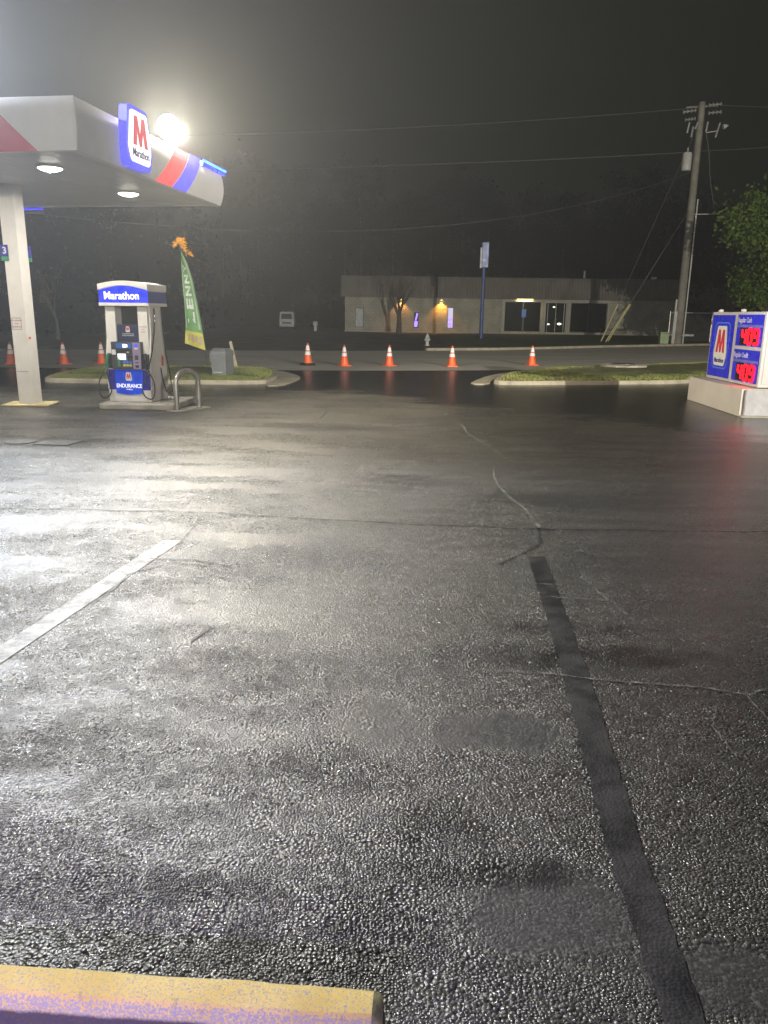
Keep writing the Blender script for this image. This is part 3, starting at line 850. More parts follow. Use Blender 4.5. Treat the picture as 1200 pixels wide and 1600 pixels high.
def added_mast(loc, aim, power, label, ang=R(58), col=(1, .95, .84), blend=.45):  # unseen lamp masts added for their light
    r_ = empty('added_mast_lamp', loc, 0, label, 'floodlight')
    b = BM(); tube(b, [(0, 0, -loc[2]), (0, 0, .1)], [.06, .045], 12); obj('mast', b, MT['galv'], r_, smooth=True)
    d = (Vector(aim)-Vector(loc)).normalized(); q = d.to_track_quat('-Z', 'Y')
    M_ = q.to_matrix().to_4x4()
    b = BM(); box(b, -.24, .24, -.17, .17, -.06, .10, .02, M=M_); obj('housing', b, MT['flood_body'], r_)
    b = BM(); box(b, -.20, .20, -.13, .13, -.075, -.062, .004, M=M_); obj('lens', b, MT['lens'], r_)
    l_ = light('added_mast_spot', 'SPOT', d*.12, power, col, r_, shadow_soft_size=.18, spot_size=ang, spot_blend=blend)
    l_.rotation_euler = q.to_euler()
added_mast((20, -25, 9.0), (7, 70, 4.0), 118000, 'added fill floodlight on a tall mast far behind the viewer, outside the view, aimed across the lot', R(54), (1, .95, .82), .55)  # added fill for the far road and building
added_mast((-3.9, 6.6, 5.6), (-3.0, 5.2, 0), 1000, 'slim lamp mast added for the ground glare beside the parking line, outside the view', R(126), (.93, .95, 1), .5)  # added lamp that makes the glare on the near asphalt

# ------------------------------------------------------------------ pump island and dispenser
b = BM()
out = rrect(-.68, .72, -.72, .72, .16, 5)
prism(b, out, .105)
o_ = obj('pump_island', b, MT['concrete'], loc=(-4.47, 14.5, 0)); o_.rotation_euler.z = R(-2)
tag(o_, 'low pale concrete island with rounded corners under the fuel pump', 'pump island')
bv = o_.modifiers.new('edge', 'BEVEL'); bv.width = .02; bv.segments = 2

PZ = .105
fd = empty('fuel_dispenser', (-4.64, 14.56, PZ), -A, 'white and blue fuel pump with an arched lit sign and hanging black hoses', 'fuel pump')
FY = -.375
def fp(z=0.0, x=0.0, y=FY): return frame((x, y, z), (1, 0, 0), (0, 0, 1))
# plinth and lower cabinet
b = BM(); box(b, -.41, .41, -.35, .36, 0, .22, .01); obj('plinth', b, MT['white'], fd)
b = BM(); box(b, -.40, .40, -.335, .35, .22, .60, .008); cab = obj('cabinet', b, MT['white'], fd)
b = BM()
arc = [(-.26+.52*k/10, .155-.03*math.sin(math.pi*k/10)) for k in range(11)]
prism(b, arc+[(.26, .575), (-.26, .575)], .02, fp(0, 0, -.345))
lp_ = obj('lower_panel', b, MT['panel_blue'], fd)
b = BM(); prism(b, [(-.40, .16), (-.263, .155), (-.263, .575), (-.40, .575)], .012, fp(0, 0, -.337)); obj('lower_side_panel', b, MT['panel_navy'], fd)
b = BM(); prism(b, [(.263, .155), (.40, .16), (.40, .575), (.263, .575)], .012, fp(0, 0, -.337)); obj('lower_side_panel', b, MT['panel_navy'], fd)
b = BM(); text(b, 'ENDURANCE', .098, fp(.285, .0, -.366), .004, .012, xs=.84)
text(b, 'FUELS', .034, fp(.222, .0, -.366), .003, .0, xs=1.3)
obj('lettering', b, MT['letter_white'], lp_)
b = BM(); prism(b, emblem_outline(.125), .004, fp(.455, 0, -.366)); em2 = obj('emblem', b, MT['paper'], lp_)
b = BM(); prism(b, m_outline(.125), .003, fp(.455, 0, -.3705)); obj('initial', b, MT['emblem_red2'], em2)
# side cladding
b = BM()
for s_ in (-1, 1):
    pts = [(-.33, 0.22), (.36, .22), (.34, .75), (.24, 1.2), (.20, 1.70), (-.24, 1.70), (-.26, 1.15), (-.33, .80)]
    prism(b, pts, .03, Matrix.Translation((.400 if s_ > 0 else -.430, 0, 0)) @ frame((0, 0, 0), (0, 1, 0), (0, 0, 1)))
obj('side_cladding', b, MT['white'], fd)
# uprights
for s_, nm in ((-1, 'upright'), (1, 'upright')):
    b = BM()
    xo, xi = .40*s_, .215*s_
    pts = [(xo, .60), (xi, .60), (xi, 1.70), (xo*.98, 1.70)]
    prism(b, pts if s_ < 0 else pts[::-1], .26, fp(0, 0, -.04))
    up_ = obj(nm, b, MT['white'], fd)
    if s_ > 0:
        for i, q in enumerate(('NO SMOKING', 'STOP', 'MOTOR')):
            b = BM(); text(b, q, .024, fp(1.34-.045*i, .305, -.3005), .002, 0); obj('notice_lettering', b, MT['ink'], up_)
# dark recess between uprights, placard
b = BM(); box(b, -.215, .215, -.06, .16, .60, 1.70); obj('recess', b, MT['black'], fd)
b = BM(); box(b, -.20, .21, -.30, -.27, 1.07, 1.38, .006); pc = obj('placard', b, MT['placard'], fd)
b = BM(); prism(b, emblem_outline(.085), .003, fp(1.295, .01, -.301)); e3 = obj('emblem', b, MT['paper'], pc)
b = BM(); prism(b, m_outline(.085), .002, fp(1.295, .01, -.3043)); obj('initial', b, MT['emblem_red2'], e3)
b = BM(); text(b, 'Committed to fuel', .030, fp(1.215, .01, -.301), .002, .01); text(b, 'quality everywhere', .030, fp(1.185, .01, -.301), .002, .01)
obj('lettering', b, MT['paper'], pc)
# control console
b = BM(); box(b, -.29, .285, -.40, -.06, .585, 1.075, .014); con = obj('console', b, MT['darkplastic'], fd)
CF = -.401
def pad(name, m, x0, x1, z0, z1, th_=.006, r=.006):
    bb = BM(); prism(bb, rrect(x0, x1, z0, z1, r, 2), th_, fp(0, 0, CF+.001)); return obj(name, bb, m, con)
pad('display', MT['lcd'], -.19, .105, .965, 1.045)
b = BM(); prism(b, [(-.06, .972), (.0, .972), (.0, 1.038), (-.06, 1.038)], .002, fp(0, -.0, CF-.006)); prism(b, [(-.0, .98), (.035, .98), (.035, 1.03), (0, 1.03)], .003, fp(0, 0, CF-.006))
obj('readout', b, MT['letter_white'], con)
pad('ledge', MT['chrome'], -.195, .11, .935, .952, .03)
pad('payment_panel', MT['purple'], .125, .275, .595, 1.065)
pad('screen', MT['screen'], -.165, -.01, .755, .865, .008)
pad('printer_slot', MT['black'], .03, .11, .79, .815)
pad('card_reader', MT['chrome'], .03, .115, .755, .785, .02)
for i in range(3):
    pad('button', MT['key_green'], -.17, -.125, .64+.052*i, .68+.052*i, .008)
    for j in range(3): pad('button', MT['key_blue'] if i else MT['key_yellow'], -.065+.058*j, -.02+.058*j, .64+.052*i, .68+.052*i, .008)
pad('sticker', MT['paper'], -.275, -.20, .845, .935, .003)
pad('sticker', MT['paper'], .01, .055, .880, .905, .003)
for z0, z1, m in ((.945, .975, 'paper'), (.995, 1.035, 'bluestripe'), (.76, .84, 'darkplastic'), (.62, .665, 'black'), (.70, .72, 'darkplastic')):
    bb = BM(); prism(bb, [(.165, z0), (.23, z0), (.23, z1), (.165, z1)], .003, fp(0, 0, CF-.006)); obj('payment_mark', bb, MT[m], con)
# nozzles, boots and hoses
def nozzle(s_, body):
    b = BM(); box(b, s_*.345-.055, s_*.345+.055, -.375, -.30, .60, .86, .012); bt = obj('nozzle_boot', b, MT['black'], fd)
    b = BM()
    tube(b, [(s_*.37, -.40, .60), (s_*.375, -.42, .74), (s_*.36, -.40, .83), (s_*.35, -.36, .86)], [.024, .034, .03, .02], 10)
    tube(b, [(s_*.375, -.42, .72), (s_*.375, -.47, .70), (s_*.372, -.46, .62), (s_*.37, -.40, .605)], .008, 8)
    nz_ = obj('nozzle', b, MT[body], fd, smooth=True)
    b = BM(); tube(b, [(s_*.35, -.36, .86), (s_*.345, -.35, .80), (s_*.345, -.345, .70)], .012, 8)
    obj('spout', b, MT['chrome'], nz_, smooth=True)
    # hose: from under the head, down outside, loop near the island, back up to the nozzle
    pts = [(s_*.47, -.16, 1.67), (s_*.472, -.165, 1.45), (s_*.46, -.24, 1.1), (s_*.44, -.34, .8), (s_*.36, -.44, .42), (s_*.30, -.46, .22), (s_*.36, -.47, .10), (s_*.47, -.47, .07), (s_*.53, -.47, .16), (s_*.53, -.46, .36), (s_*.44, -.43, .52), (s_*.372, -.41, .59)]
    P = []
    for i in range(len(pts)-1):
        p0, p1, p2, p3 = [Vector(pts[max(0, min(len(pts)-1, i+k))]) for k in (-1, 0, 1, 2)]
        for q in range(6):
            u = q/6
            P.append(.5*((2*p1)+(-p0+p2)*u+(2*p0-5*p1+4*p2-p3)*u*u+(-p0+3*p1-3*p2+p3)*u**3))
    P.append(Vector(pts[-1]))
    b = BM(); tube(b, P, .0125, 8); obj('hose', b, MT['black'], fd, smooth=True)
    b = BM()
    for z in (1.50, 1.42): lathe(b, [(.018, 0), (.022, .01), (.022, .05), (.018, .06)], 10, c=(s_*.472, -.165, z))
    obj('breakaway_coupling', b, MT['chrome'], fd)
nozzle(-1, 'green'); nozzle(1, 'black')
# rear-side hose seen beyond the side cladding
b = BM(); tube(b, [(.46, .16, 1.67), (.47, .17, 1.3), (.475, .24, .8), (.50, .32, .42), (.51, .33, .2), (.49, .30, .1), (.46, .2, .16), (.445, .1, .36), (.44, .05, .6)], .0125, 8); obj('hose', b, MT['black'], fd, smooth=True)
b = BM(); prism(b, [(-.02, .64), (.07, .62), (.085, .78), (.0, .84)], .004, Matrix.Translation((.431, .12, 0)) @ frame((0, 0, 0), (0, 1, 0), (0, 0, 1))); obj('warning_sticker', b, MT['orange_sticker'], fd)
# head sign with arched white cap
def arch(zl, zc, x0=-.47, x1=.47, n=14): return [(x0+(x1-x0)*k/n, zl+(zc-zl)*math.sin(math.pi*k/n)) for k in range(n+1)]
b = BM(); prism(b, [(-.46, 1.70), (.46, 1.70)]+arch(2.06, 2.12, .46, -.46), .76, frame((0, .40, 0), (1, 0, 0), (0, 0, 1)))
hd = obj('sign_head', b, MT['white'], fd)
b = BM(); prism(b, [(-.462, 1.755), (.462, 1.755)]+arch(1.965, 2.045, .462, -.462), .022, fp(0, 0, -.352)); hf = obj('sign_face', b, MT['head_blue'], hd)
b = BM(); prism(b, [(-.36, 1.755), (.40, 1.755), (.40, 1.955), (-.36, 1.955)], .006, Matrix.Translation((.461, 0, 0)) @ frame((0, 0, 0), (0, 1, 0), (0, 0, 1))); obj('sign_side', b, MT['head_side'], hd)
b = BM(); text(b, 'Marathon', .185, fp(1.872, -.03, -.375), .006, .02, xs=.93); obj('lettering', b, MT['letter_white'], hf)
b = BM(); box(b, -.47, .47, -.385, .41, 1.70, 1.755, .006); obj('lower_trim', b, MT['white'], hd)
b = BM(); prism(b, arch(1.975, 2.055, -.47, .47)+arch(2.075, 2.135, .47, -.47), .80, frame((0, .41, 0), (1, 0, 0), (0, 0, 1))); obj('cap', b, MT['white'], hd)
# guard hoop
b = BM()
P = [(0, 0, 0), (0, 0, .48)]+[(0, .27-.27*math.cos(math.pi*k/12), .48+.21*math.sin(math.pi*k/12)) for k in range(1, 12)]+[(0, .54, .48), (0, .54, 0)]
tube(b, P, .045, 14)
gh = obj('guard_hoop', b, MT['galv'], smooth=True, loc=(-3.74, 13.82, 0)); gh.rotation_euler.z = R(-32)
tag(gh, 'galvanised steel hoop bollard bent in an upside down U beside the pump island', 'bollard')
b = BM(); prism(b, rrect(-.16, .16, -.14, .72, .06, 3), .012); obj('base_patch', b, MT['concrete'], gh)

# marker stake behind the column
b = BM(); box(b, -.02, .02, -.015, .015, 0, .22, .003)
mk = obj('marker_post', b, MT['wood'], loc=(-6.95, 14.9, 0)); tag(mk, 'short brown stub post with a small white plate behind the canopy column', 'marker post')
b = BM(); box(b, -.07, .07, -.022, -.016, .22, .31, .004); obj('plate', b, MT['paper'], mk)

# ------------------------------------------------------------------ trash can on the island
tc_ = empty('trash_can', (-4.30, 20.55, .12), R(-14), 'square dark grey plastic trash can with hooded lid on the grass island', 'trash can')
b = BM()
def frustum(bm, w0, d0, w1, d1, z0, z1, mi=0):
    a = [bm.verts.new((sx*w0, sy*d0, z0)) for sx, sy in ((-1, -1), (1, -1), (1, 1), (-1, 1))]
    c = [bm.verts.new((sx*w1, sy*d1, z1)) for sx, sy in ((-1, -1), (1, -1), (1, 1), (-1, 1))]
    bm.faces.new(a); bm.faces.new(c[::-1])
    for k in range(4): bm.faces.new((a[k], a[(k+1) % 4], c[(k+1) % 4], c[k]))
frustum(b, .195, .23, .205, .24, 0, .52)
bd = obj('body', b, MT['bin'], tc_)
b = BM(); box(b, -.15, .15, -.243, -.230, .08, .46, .006); obj('front_panel', b, MT['bin'], bd)
b = BM(); box(b, -.14, .10, -.250, -.244, .075, .092, .002); obj('label_strip', b, MT['paper'], bd)
b = BM(); frustum(b, .222, .258, .215, .25, .52, .61); frustum(b, .215, .25, .15, .17, .612, .69)
ld = obj('lid', b, MT['bin'], tc_)
b = BM(); box(b, -.10, .10, -.10, .07, .688, .697); obj('opening', b, MT['bin_dark'], ld)
b = BM(); box(b, -.315, -.208, -.12, .14, .32, .55, .012); obj('squeegee_bucket', b, MT['galv'], tc_)
# leaning stake
b = BM(); box(b, -.045, .045, -.02, .02, 0, .80, .006); subdiv_jitter(b, 2, .006, 9)
st_ = obj('stake', b, MT['wood'], loc=(-4.55, 23.75, .09)); st_.rotation_euler = (R(3), R(-11), R(5))
tag(st_, 'pale weathered wooden stake leaning behind the trash can', 'stake')

# ------------------------------------------------------------------ feather flag
ff = empty('feather_flag', (-5.52, 23.7, .10), R(6), 'green feather flag with white letters, yellow foot and orange tinsel top', 'flag')
# outline measured in metres above ground: right edge follows the pole, left edge straight
def fl_right(t): # t 0 bottom .. 1 top
    pts = [(.06, .50), (-.02, 1.2), (-.12, 1.9), (-.22, 2.5), (-.36, 3.0), (-.50, 3.32)]
    u = t*(len(pts)-1); i = min(int(u), len(pts)-2); q = u-i
    return Vector((pts[i][0]*(1-q)+pts[i+1][0]*q, pts[i][1]*(1-q)+pts[i+1][1]*q))
def fl_left(t):
    pts = [(-.54, .70), (-.50, 1.25), (-.50, 1.9), (-.52, 2.5), (-.54, 3.0), (-.53, 3.34)]
    u = t*(len(pts)-1); i = min(int(u), len(pts)-2); q = u-i
    return Vector((pts[i][0]*(1-q)+pts[i+1][0]*q, pts[i][1]*(1-q)+pts[i+1][1]*q))
def fl_pt(u, t, off=0.0):
    p = fl_left(t).lerp(fl_right(t), u)
    rip = .05*math.sin(u*6+t*9)*(.35+.65*(1-u))
    return Vector((p.x, rip-off, p.y))
def cloth(name, u0, u1, t0, t1, m, off, parent, nu=10, nt=40):
    bb = BM(); g = [[bb.verts.new(fl_pt(u0+(u1-u0)*i/nu, t0+(t1-t0)*j/nt, off)) for i in range(nu+1)] for j in range(nt+1)]
    for j in range(nt):
        for i in range(nu): bb.faces.new((g[j][i], g[j][i+1], g[j+1][i+1], g[j+1][i]))
    return obj(name, bb, m, parent, smooth=True)
cl = cloth('cloth', 0, 1, .14, 1, MT['flag_green'], 0, ff)
cloth('foot_panel', 0, 1, 0, .14, MT['flag_yellow'], 0, ff, 10, 6)
cloth('pale_border', .80, .90, .17, .92, MT['flag_pale'], .006, ff, 2, 30)
cloth('pale_border', .03, .09, .17, .96, MT['flag_pale'], .006, ff, 2, 30)
def flag_text(s_, t0, t1, m, u0=.20, u1=.66, bold=.035):
    """letters read upwards along the flag; each glyph is laid on the cloth"""
    bb = BM(); n_ = len(s_)
    for i, ch in enumerate(s_):
        tmp = BM(); text(tmp, ch, 1.0, Matrix.Identity(4), .002, bold)
        xs_ = [v.co.x for v in tmp.verts]; ys_ = [v.co.y for v in tmp.verts]
        xa, xb, ya, yb = min(xs_), max(xs_), min(ys_), max(ys_)
        c0 = t0+(t1-t0)*(i+.10)/n_; c1 = t0+(t1-t0)*(i+.90)/n_
        for v in tmp.verts:
            fx_ = (v.co.x-xa)/(xb-xa); fy_ = (v.co.y-ya)/(yb-ya); zz = v.co.z
            v.co = fl_pt(u0+(u1-u0)*(1-fy_), c0+(c1-c0)*fx_, .009+zz)
        me = bpy.data.meshes.new('tmp'); tmp.to_mesh(me); tmp.free(); bb.from_mesh(me); bpy.data.meshes.remove(me)
    return bb
o_ = obj('lettering', flag_text('LENNY', .21, .80, None), MT['flag_white'], cl)
bb = BM()
for i, ch in enumerate('$888'):
    tmp = BM(); text(tmp, ch, 1.0, Matrix.Identity(4), .002, .01)
    xs_ = [v.co.x for v in tmp.verts]; ys_ = [v.co.y for v in tmp.verts]; xa, xb, ya, yb = min(xs_), max(xs_), min(ys_), max(ys_)
    for v in tmp.verts:
        fx_ = (v.co.x-xa)/(xb-xa); fy_ = (v.co.y-ya)/(yb-ya)
        v.co = fl_pt(.14+.21*i+.14*fx_, .035+.075*fy_, .009+v.co.z)
    me = bpy.data.meshes.new('tmp'); tmp.to_mesh(me); tmp.free(); bb.from_mesh(me); bpy.data.meshes.remove(me)
obj('foot_print', bb, MT['flag_pink'], cl)
b = BM(); tube(b, [(.09, 0, 0), (.075, 0, .5)]+[(fl_right(k/10).x+.012, .0, fl_right(k/10).y) for k in range(1, 11)]+[(-.56, 0, 3.42)], .014, 8)
obj('pole', b, MT['black'], ff)
b = BM(); rnd = random.Random(4)
for k in range(130):
    a = rnd.uniform(0, 2*math.pi); el = rnd.uniform(-.5, 1.2)
    d = Vector((math.cos(a)*math.cos(el)+.25, math.sin(a)*math.cos(el), math.sin(el)-.15)).normalized()
    L = rnd.uniform(.10, .24); c0 = Vector((-.58, 0, 3.55)); e_ = c0+d*L+Vector((.03, 0, -.05*L)); s_ = d.cross(Vector((0, 1, .3))).normalized()*.009
    mid_ = c0+d*L*.55+Vector((0, 0, .02))
    va = [b.verts.new(c0-s_), b.verts.new(c0+s_), b.verts.new(mid_+s_*1.2), b.verts.new(mid_-s_*1.2), b.verts.new(e_+s_), b.verts.new(e_-s_)]
    b.faces.new(va[:4]); b.faces.new((va[3], va[2], va[4], va[5]))
for k in range(34):
    u = rnd.random(); c0 = Vector((-.50+.22*u+rnd.uniform(-.04, .04), rnd.uniform(-.05, .05), 3.50-.26*u+rnd.uniform(-.03, .05)))
    d = Vector((rnd.uniform(-.3, 1), rnd.uniform(-.5, .5), rnd.uniform(-1, .2))).normalized(); s_ = d.cross(Vector((0, 1, .2))).normalized()*.008
    b.faces.new((b.verts.new(c0-s_), b.verts.new(c0+s_), b.verts.new(c0+d*.10+s_), b.verts.new(c0+d*.10-s_)))
obj('tinsel', b, MT['tinsel'], ff)

# ------------------------------------------------------------------ traffic cones
def copy_tree(o, parent=None):
    c = o.copy(); COL.objects.link(c); c.parent = parent
    for ch in list(o.children): copy_tree(ch, c)
    return c
def make_cone():
    r_ = empty('traffic_cone', (0, 0, 0))
    def rad(z): return .155-(.155-.028)*(z-.03)/(.69-.03)
    b = BM(); lathe(b, [(rad(.03), .03), (rad(.40), .40), (rad(.69), .69), (.02, .70), (.018, .66)], 20); obj('body', b, MT['cone'], r_, smooth=True)
    for z0, z1 in ((.33, .44), (.475, .625)):
        b = BM(); lathe(b, [(rad(z0)+.002, z0), (rad(z0)+.005, z0+.004), (rad(z1)+.005, z1-.004), (rad(z1)+.002, z1)], 20); obj('collar', b, MT['collar'], r_, smooth=True)
    b = BM(); prism(b, rrect(-.19, .19, -.19, .19, .04, 3), .035); obj('base', b, MT['cone'], r_)
    return r_
c0 = make_cone()
spots = [(-12.13, 25.28, 'orange cone at the road edge on the outer side of the canopy column'),
         (-10.57, 25.63, 'orange cone at the road edge between the canopy column and the fuel pump'),
         (-9.49, 26.1, 'orange cone seen just beside the green nozzle of the fuel pump'),
         (-2.67, 26.67, 'orange cone with a black rubber base in the driveway mouth nearest the trash can'),
         (-1.42, 26.6, 'orange cone in the driveway mouth, next one along from the black based cone'),
         (.11, 26.92, 'orange cone in the driveway mouth, middle one of the five there'),
         (2.28, 27.04, 'orange cone in the driveway mouth, nearest below the white fire hydrant'),
         (5.29, 28.4, 'orange cone beside the tip of the grass island behind the price sign')]
for i, (x, y, lab) in enumerate(spots):
    o_ = c0 if i == 0 else copy_tree(c0)
    o_.location = (x, y, .006); o_.rotation_euler.z = random.uniform(0, 1.5)
    s_ = 1.0 if i != 3 else 1.06
    o_.scale = (s_, s_, s_)
    tag(o_, lab, 'traffic cone', 'orange cones closing off the driveway')
    if i == 3:
        for ch in o_.children:
            if ch.name.startswith('base'):
                ch.data = ch.data.copy(); ch.data.materials[0] = MT['black']; ch['label'] = 'black rubber base'; ch.scale = (1, 1, 2.2)

# ------------------------------------------------------------------ price sign
ps = empty('price_sign', (6.62, 17.0, 0), R(-93.4), 'lit blue price sign in a white frame with red digits on a white block plinth', 'price sign')
# local x runs from the far end (0) towards the camera (2.95); local -y is the face looking at the canopy
b = BM(); box(b, 0, 2.95, .0, 1.0, 0, .50, .012); pn = obj('plinth', b, MT['plinth'], ps)
b = BM(); box(b, 2.955, 3.03, .06, 1.05, .02, .49, .02); subdiv_jitter(b, 3, .012, 6); obj('end_blocks', b, MT['plinth_rough'], pn)
b = BM(); box(b, 2.95, 3.10, .0, .90, 0, .03, .006); subdiv_jitter(b, 2, .008, 5); obj('base_lip', b, MT['concrete'], pn)
CX0, CX1, CZ0, CZ1 = .30, 2.82, .515, 1.86
b = BM(); box(b, CX0, CX1, .14, .70, CZ0, CZ1, .012); cb = obj('cabinet', b, MT['sign_paint'], ps, loc=(0, .10, 0)); cb.rotation_euler.z = R(1.6)
def pf(x, z, y=.14): return frame((x, y, z), (1, 0, 0), (0, 0, 1))
def panel(name, x0, x1, z0, z1, m, y=.14, th_=.012, par=None):
    bb = BM(); prism(bb, [(x0, z0), (x1, z0), (x1, z1), (x0, z1)], th_, pf(0, 0, y)); return obj(name, bb, m, par or cb)
XA, XB, XC = .36, 1.48, 1.63
emp = panel('emblem_panel', XA, XB, CZ0+.06, CZ1-.06, MT['price_blue'])
pr1 = panel('price_panel', XC, 2.76, 1.235, CZ1-.05, MT['price_blue'])
pr2 = panel('price_panel', XC, 2.76, CZ0+.06, 1.165, MT['price_blue'])
# rounded outline round the emblem
b = BM()
o1 = rrect(.55, 1.33, .74, 1.66, .13, 5); o2 = rrect(.575, 1.305, .765, 1.635, .11, 5)
va = [[b.verts.new((x, .126, z)) for x, z in o1], [b.verts.new((x, .126, z)) for x, z in o2]]
for k in range(len(o1)): b.faces.new((va[0][k], va[0][(k+1) % len(o1)], va[1][(k+1) % len(o1)], va[1][k]))
obj('outline', b, MT['price_line'], emp)
EM = pf(.94, 1.20, .128) @ Matrix.Diagonal((.98, .98, 1, 1))
b = BM(); prism(b, emblem_outline(.66), .010, EM); e4 = obj('emblem', b, MT['paper'], emp)
b = BM(); prism(b, m_outline(.66), .004, EM @ Matrix.Translation((0, .03, .0105))); obj('initial', b, MT['emblem_red2'], e4)
b = BM(); text(b, 'Marathon', .135, pf(.94, .905, .1175), .004, .015, xs=.92); obj('lettering', b, MT['navy_ink'], e4)
SEG = {'a': ((0, 2), (1, 2)), 'b': ((1, 2), (1, 1)), 'c': ((1, 1), (1, 0)), 'd': ((0, 0), (1, 0)), 'e': ((0, 1), (0, 0)), 'f': ((0, 2), (0, 1)), 'g': ((0, 1), (1, 1))}
DG = {'4': 'fgbc', '0': 'abcdef', '9': 'abcdfg', '8': 'abcdefg', '5': 'afgcd'}
def digits(s_, x, z, wd, ht, gap, par, thick=.05):
    for k, ch in enumerate(s_):
        bb = BM()
        for sname in DG[ch]:
            (ax, az), (bx, bz) = SEG[sname]
            p = Vector((x+k*(wd+gap)+ax*wd+.0, z+az*ht/2)); q = Vector((x+k*(wd+gap)+bx*wd, z+bz*ht/2))
            d = (q-p).normalized(); n2 = Vector((-d.y, d.x))*thick/2; p += d*.012; q -= d*.012
            prism(bb, [(p-n2).to_tuple(), (q-n2).to_tuple(), (q+d*.012).to_tuple(), (q+n2).to_tuple(), (p+n2).to_tuple(), (p-d*.012).to_tuple()], .006, pf(0, 0, .120))
        obj('digit', bb, MT['digit'], par)
for par, z0, z1, word in ((pr1, 1.235, CZ1-.05, 'Regular Cash'), (pr2, CZ0+.06, 1.165, 'Regular Credit')):
    b = BM(); text(b, word, .135, pf(XC+.02, z1-.105, .128), .004, .010, xs=.86 if 'Cash' in word else .80, align='LEFT'); obj('lettering', b, MT['price_letters'], par)
    b = BM(); prism(b, [(XC, z1-.235), (2.76, z1-.235), (2.76, z1-.185), (XC, z1-.185)], .003, pf(0, 0, .128)); obj('band', b, MT['price_band'], par)
    b = BM(); prism(b, [(XC+.20, z0+.015), (2.60, z0+.015), (2.60, z1-.245), (XC+.20, z1-.245)], .006, pf(0, 0, .128)); obj('digit_board', b, MT['black'], par)
    digits('409', XC+.30, z0+.045, .165, .26, .10, par)
for x in (.42, 1.55):
    b = BM(); lathe(b, [(.045, 0), (.05, .02), (.045, .05), (.0, .06)], 14, c=(x, .25, CZ1)); obj('roof_cap', b, MT['sign_paint'], cb)
b = BM(); tube(b, [(1.98, .62, CZ1-.02), (1.96, .62, CZ1+.16)], .012, 6); obj('conduit_stub', b, MT['wood'], cb)
b = BM()
for y0 in (.20, .44): box(b, CX1-.002, CX1+.012, y0, y0+.20, CZ0+.06, CZ1-.06, .004)
obj('end_panel', b, MT['sign_paint'], cb)

# ------------------------------------------------------------------ utility pole
up_ = empty('utility_pole', (20.46, 55.5, 0), 0, 'tall grey wooden utility pole with transformer and conduits behind the price sign', 'utility pole')
b = BM(); tube(b, [(0, 0, 0), (0, 0, 5), (0, 0, 10), (0, 0, 15.45)], [.29, .265, .24, .205], 16); obj('shaft', b, MT['polewood'], up_, smooth=True)
for dx, h, r_ in ((-.40, 3.0, .075), (-.30, 2.2, .06), (.36, 9.5, .05)):
    b = BM(); tube(b, [(dx, -.12, 0), (dx*.95, -.14, h)], r_, 10); obj('conduit', b, MT['metalgrey'], up_, smooth=True)
b = BM(); lathe(b, [(.26, 0), (.31, .05), (.31, 1.02), (.27, 1.12), (.10, 1.17), (.0, 1.18)], 20, c=(-.66, -.10, 11.25)); tf = obj('transformer', b, MT['metalgrey'], up_, smooth=True)
b = BM(); lathe(b, [(.05, 0), (.07, .05), (.05, .1), (.07, .15), (.04, .3), (.0, .32)], 10, c=(-.66, -.10, 12.4)); obj('bushing', b, MT['porcelain'], tf, smooth=True)
def insul(pts):
    a, c = Vector(pts[0]), Vector(pts[1]); q = (c-a).to_track_quat('Z', 'Y').to_matrix().to_4x4(); q.translation = a
    L = (c-a).length; pr = []
    n_ = 4
    for k in range(n_): pr += [(.04, L*(k+.1)/n_), (.13, L*(k+.3)/n_), (.12, L*(k+.45)/n_), (.04, L*(k+.6)/n_)]
    b = BM(); lathe(b, pr, 10, M=q); obj('insulator', b, MT['porcelain'], up_, smooth=True)
insul([(-.35, -.1, 14.95), (-1.35, -.1, 14.80)]); insul([(.35, -.1, 15.25), (1.35, -.1, 15.35)]); insul([(-.35, -.1, 14.45), (-1.15, -.1, 14.33)]); insul([(.5, .2, 14.85), (1.5, .2, 14.95)])
b = BM(); tube(b, [(-1.0, .15, 15.15), (1.1, .15, 15.30)], .07, 8); obj('crossarm', b, MT['polewood'], up_)
for x0, z0, x1, z1 in ((-.85, 13.55, -.75, 14.2), (-.55, 13.3, -.48, 13.95), (.38, 13.65, .45, 14.25), (1.05, 13.3, 1.25, 14.2), (-.35, 13.8, -.2, 14.2)):
    b = BM(); tube(b, [(x0, -.15, z0), (x1, -.15, z1)], .06, 8); obj('fuse_cutout', b, MT['porcelain'], up_)
b = BM(); tube(b, [(.4, -.12, 13.6), (1.15, -.12, 13.72)], .035, 6); obj('bracket', b, MT['metalgrey'], up_)
b = BM(); lathe(b, [(.16, 0), (.15, .12), (.06, .3), (.03, .36)], 12, M=Matrix.Translation((1.45, -.2, 13.95)) @ Matrix.Rotation(R(75), 4, 'Y')); obj('street_lamp_head', b, MT['metalgrey'], up_, smooth=True)
b = BM(); tube(b, [(.2, -.1, 8.55), (1.9, -.1, 8.60)], .035, 6); obj('cable_arm', b, MT['metalgrey'], up_)
b = BM(); tube(b, [(.42, -.12, 13.6), (.75, -.12, 12.4), (1.0, -.1, 10.9), (1.6, .1, 8.9)], .03, 6); obj('riser_cable', b, MT['cable'], up_)

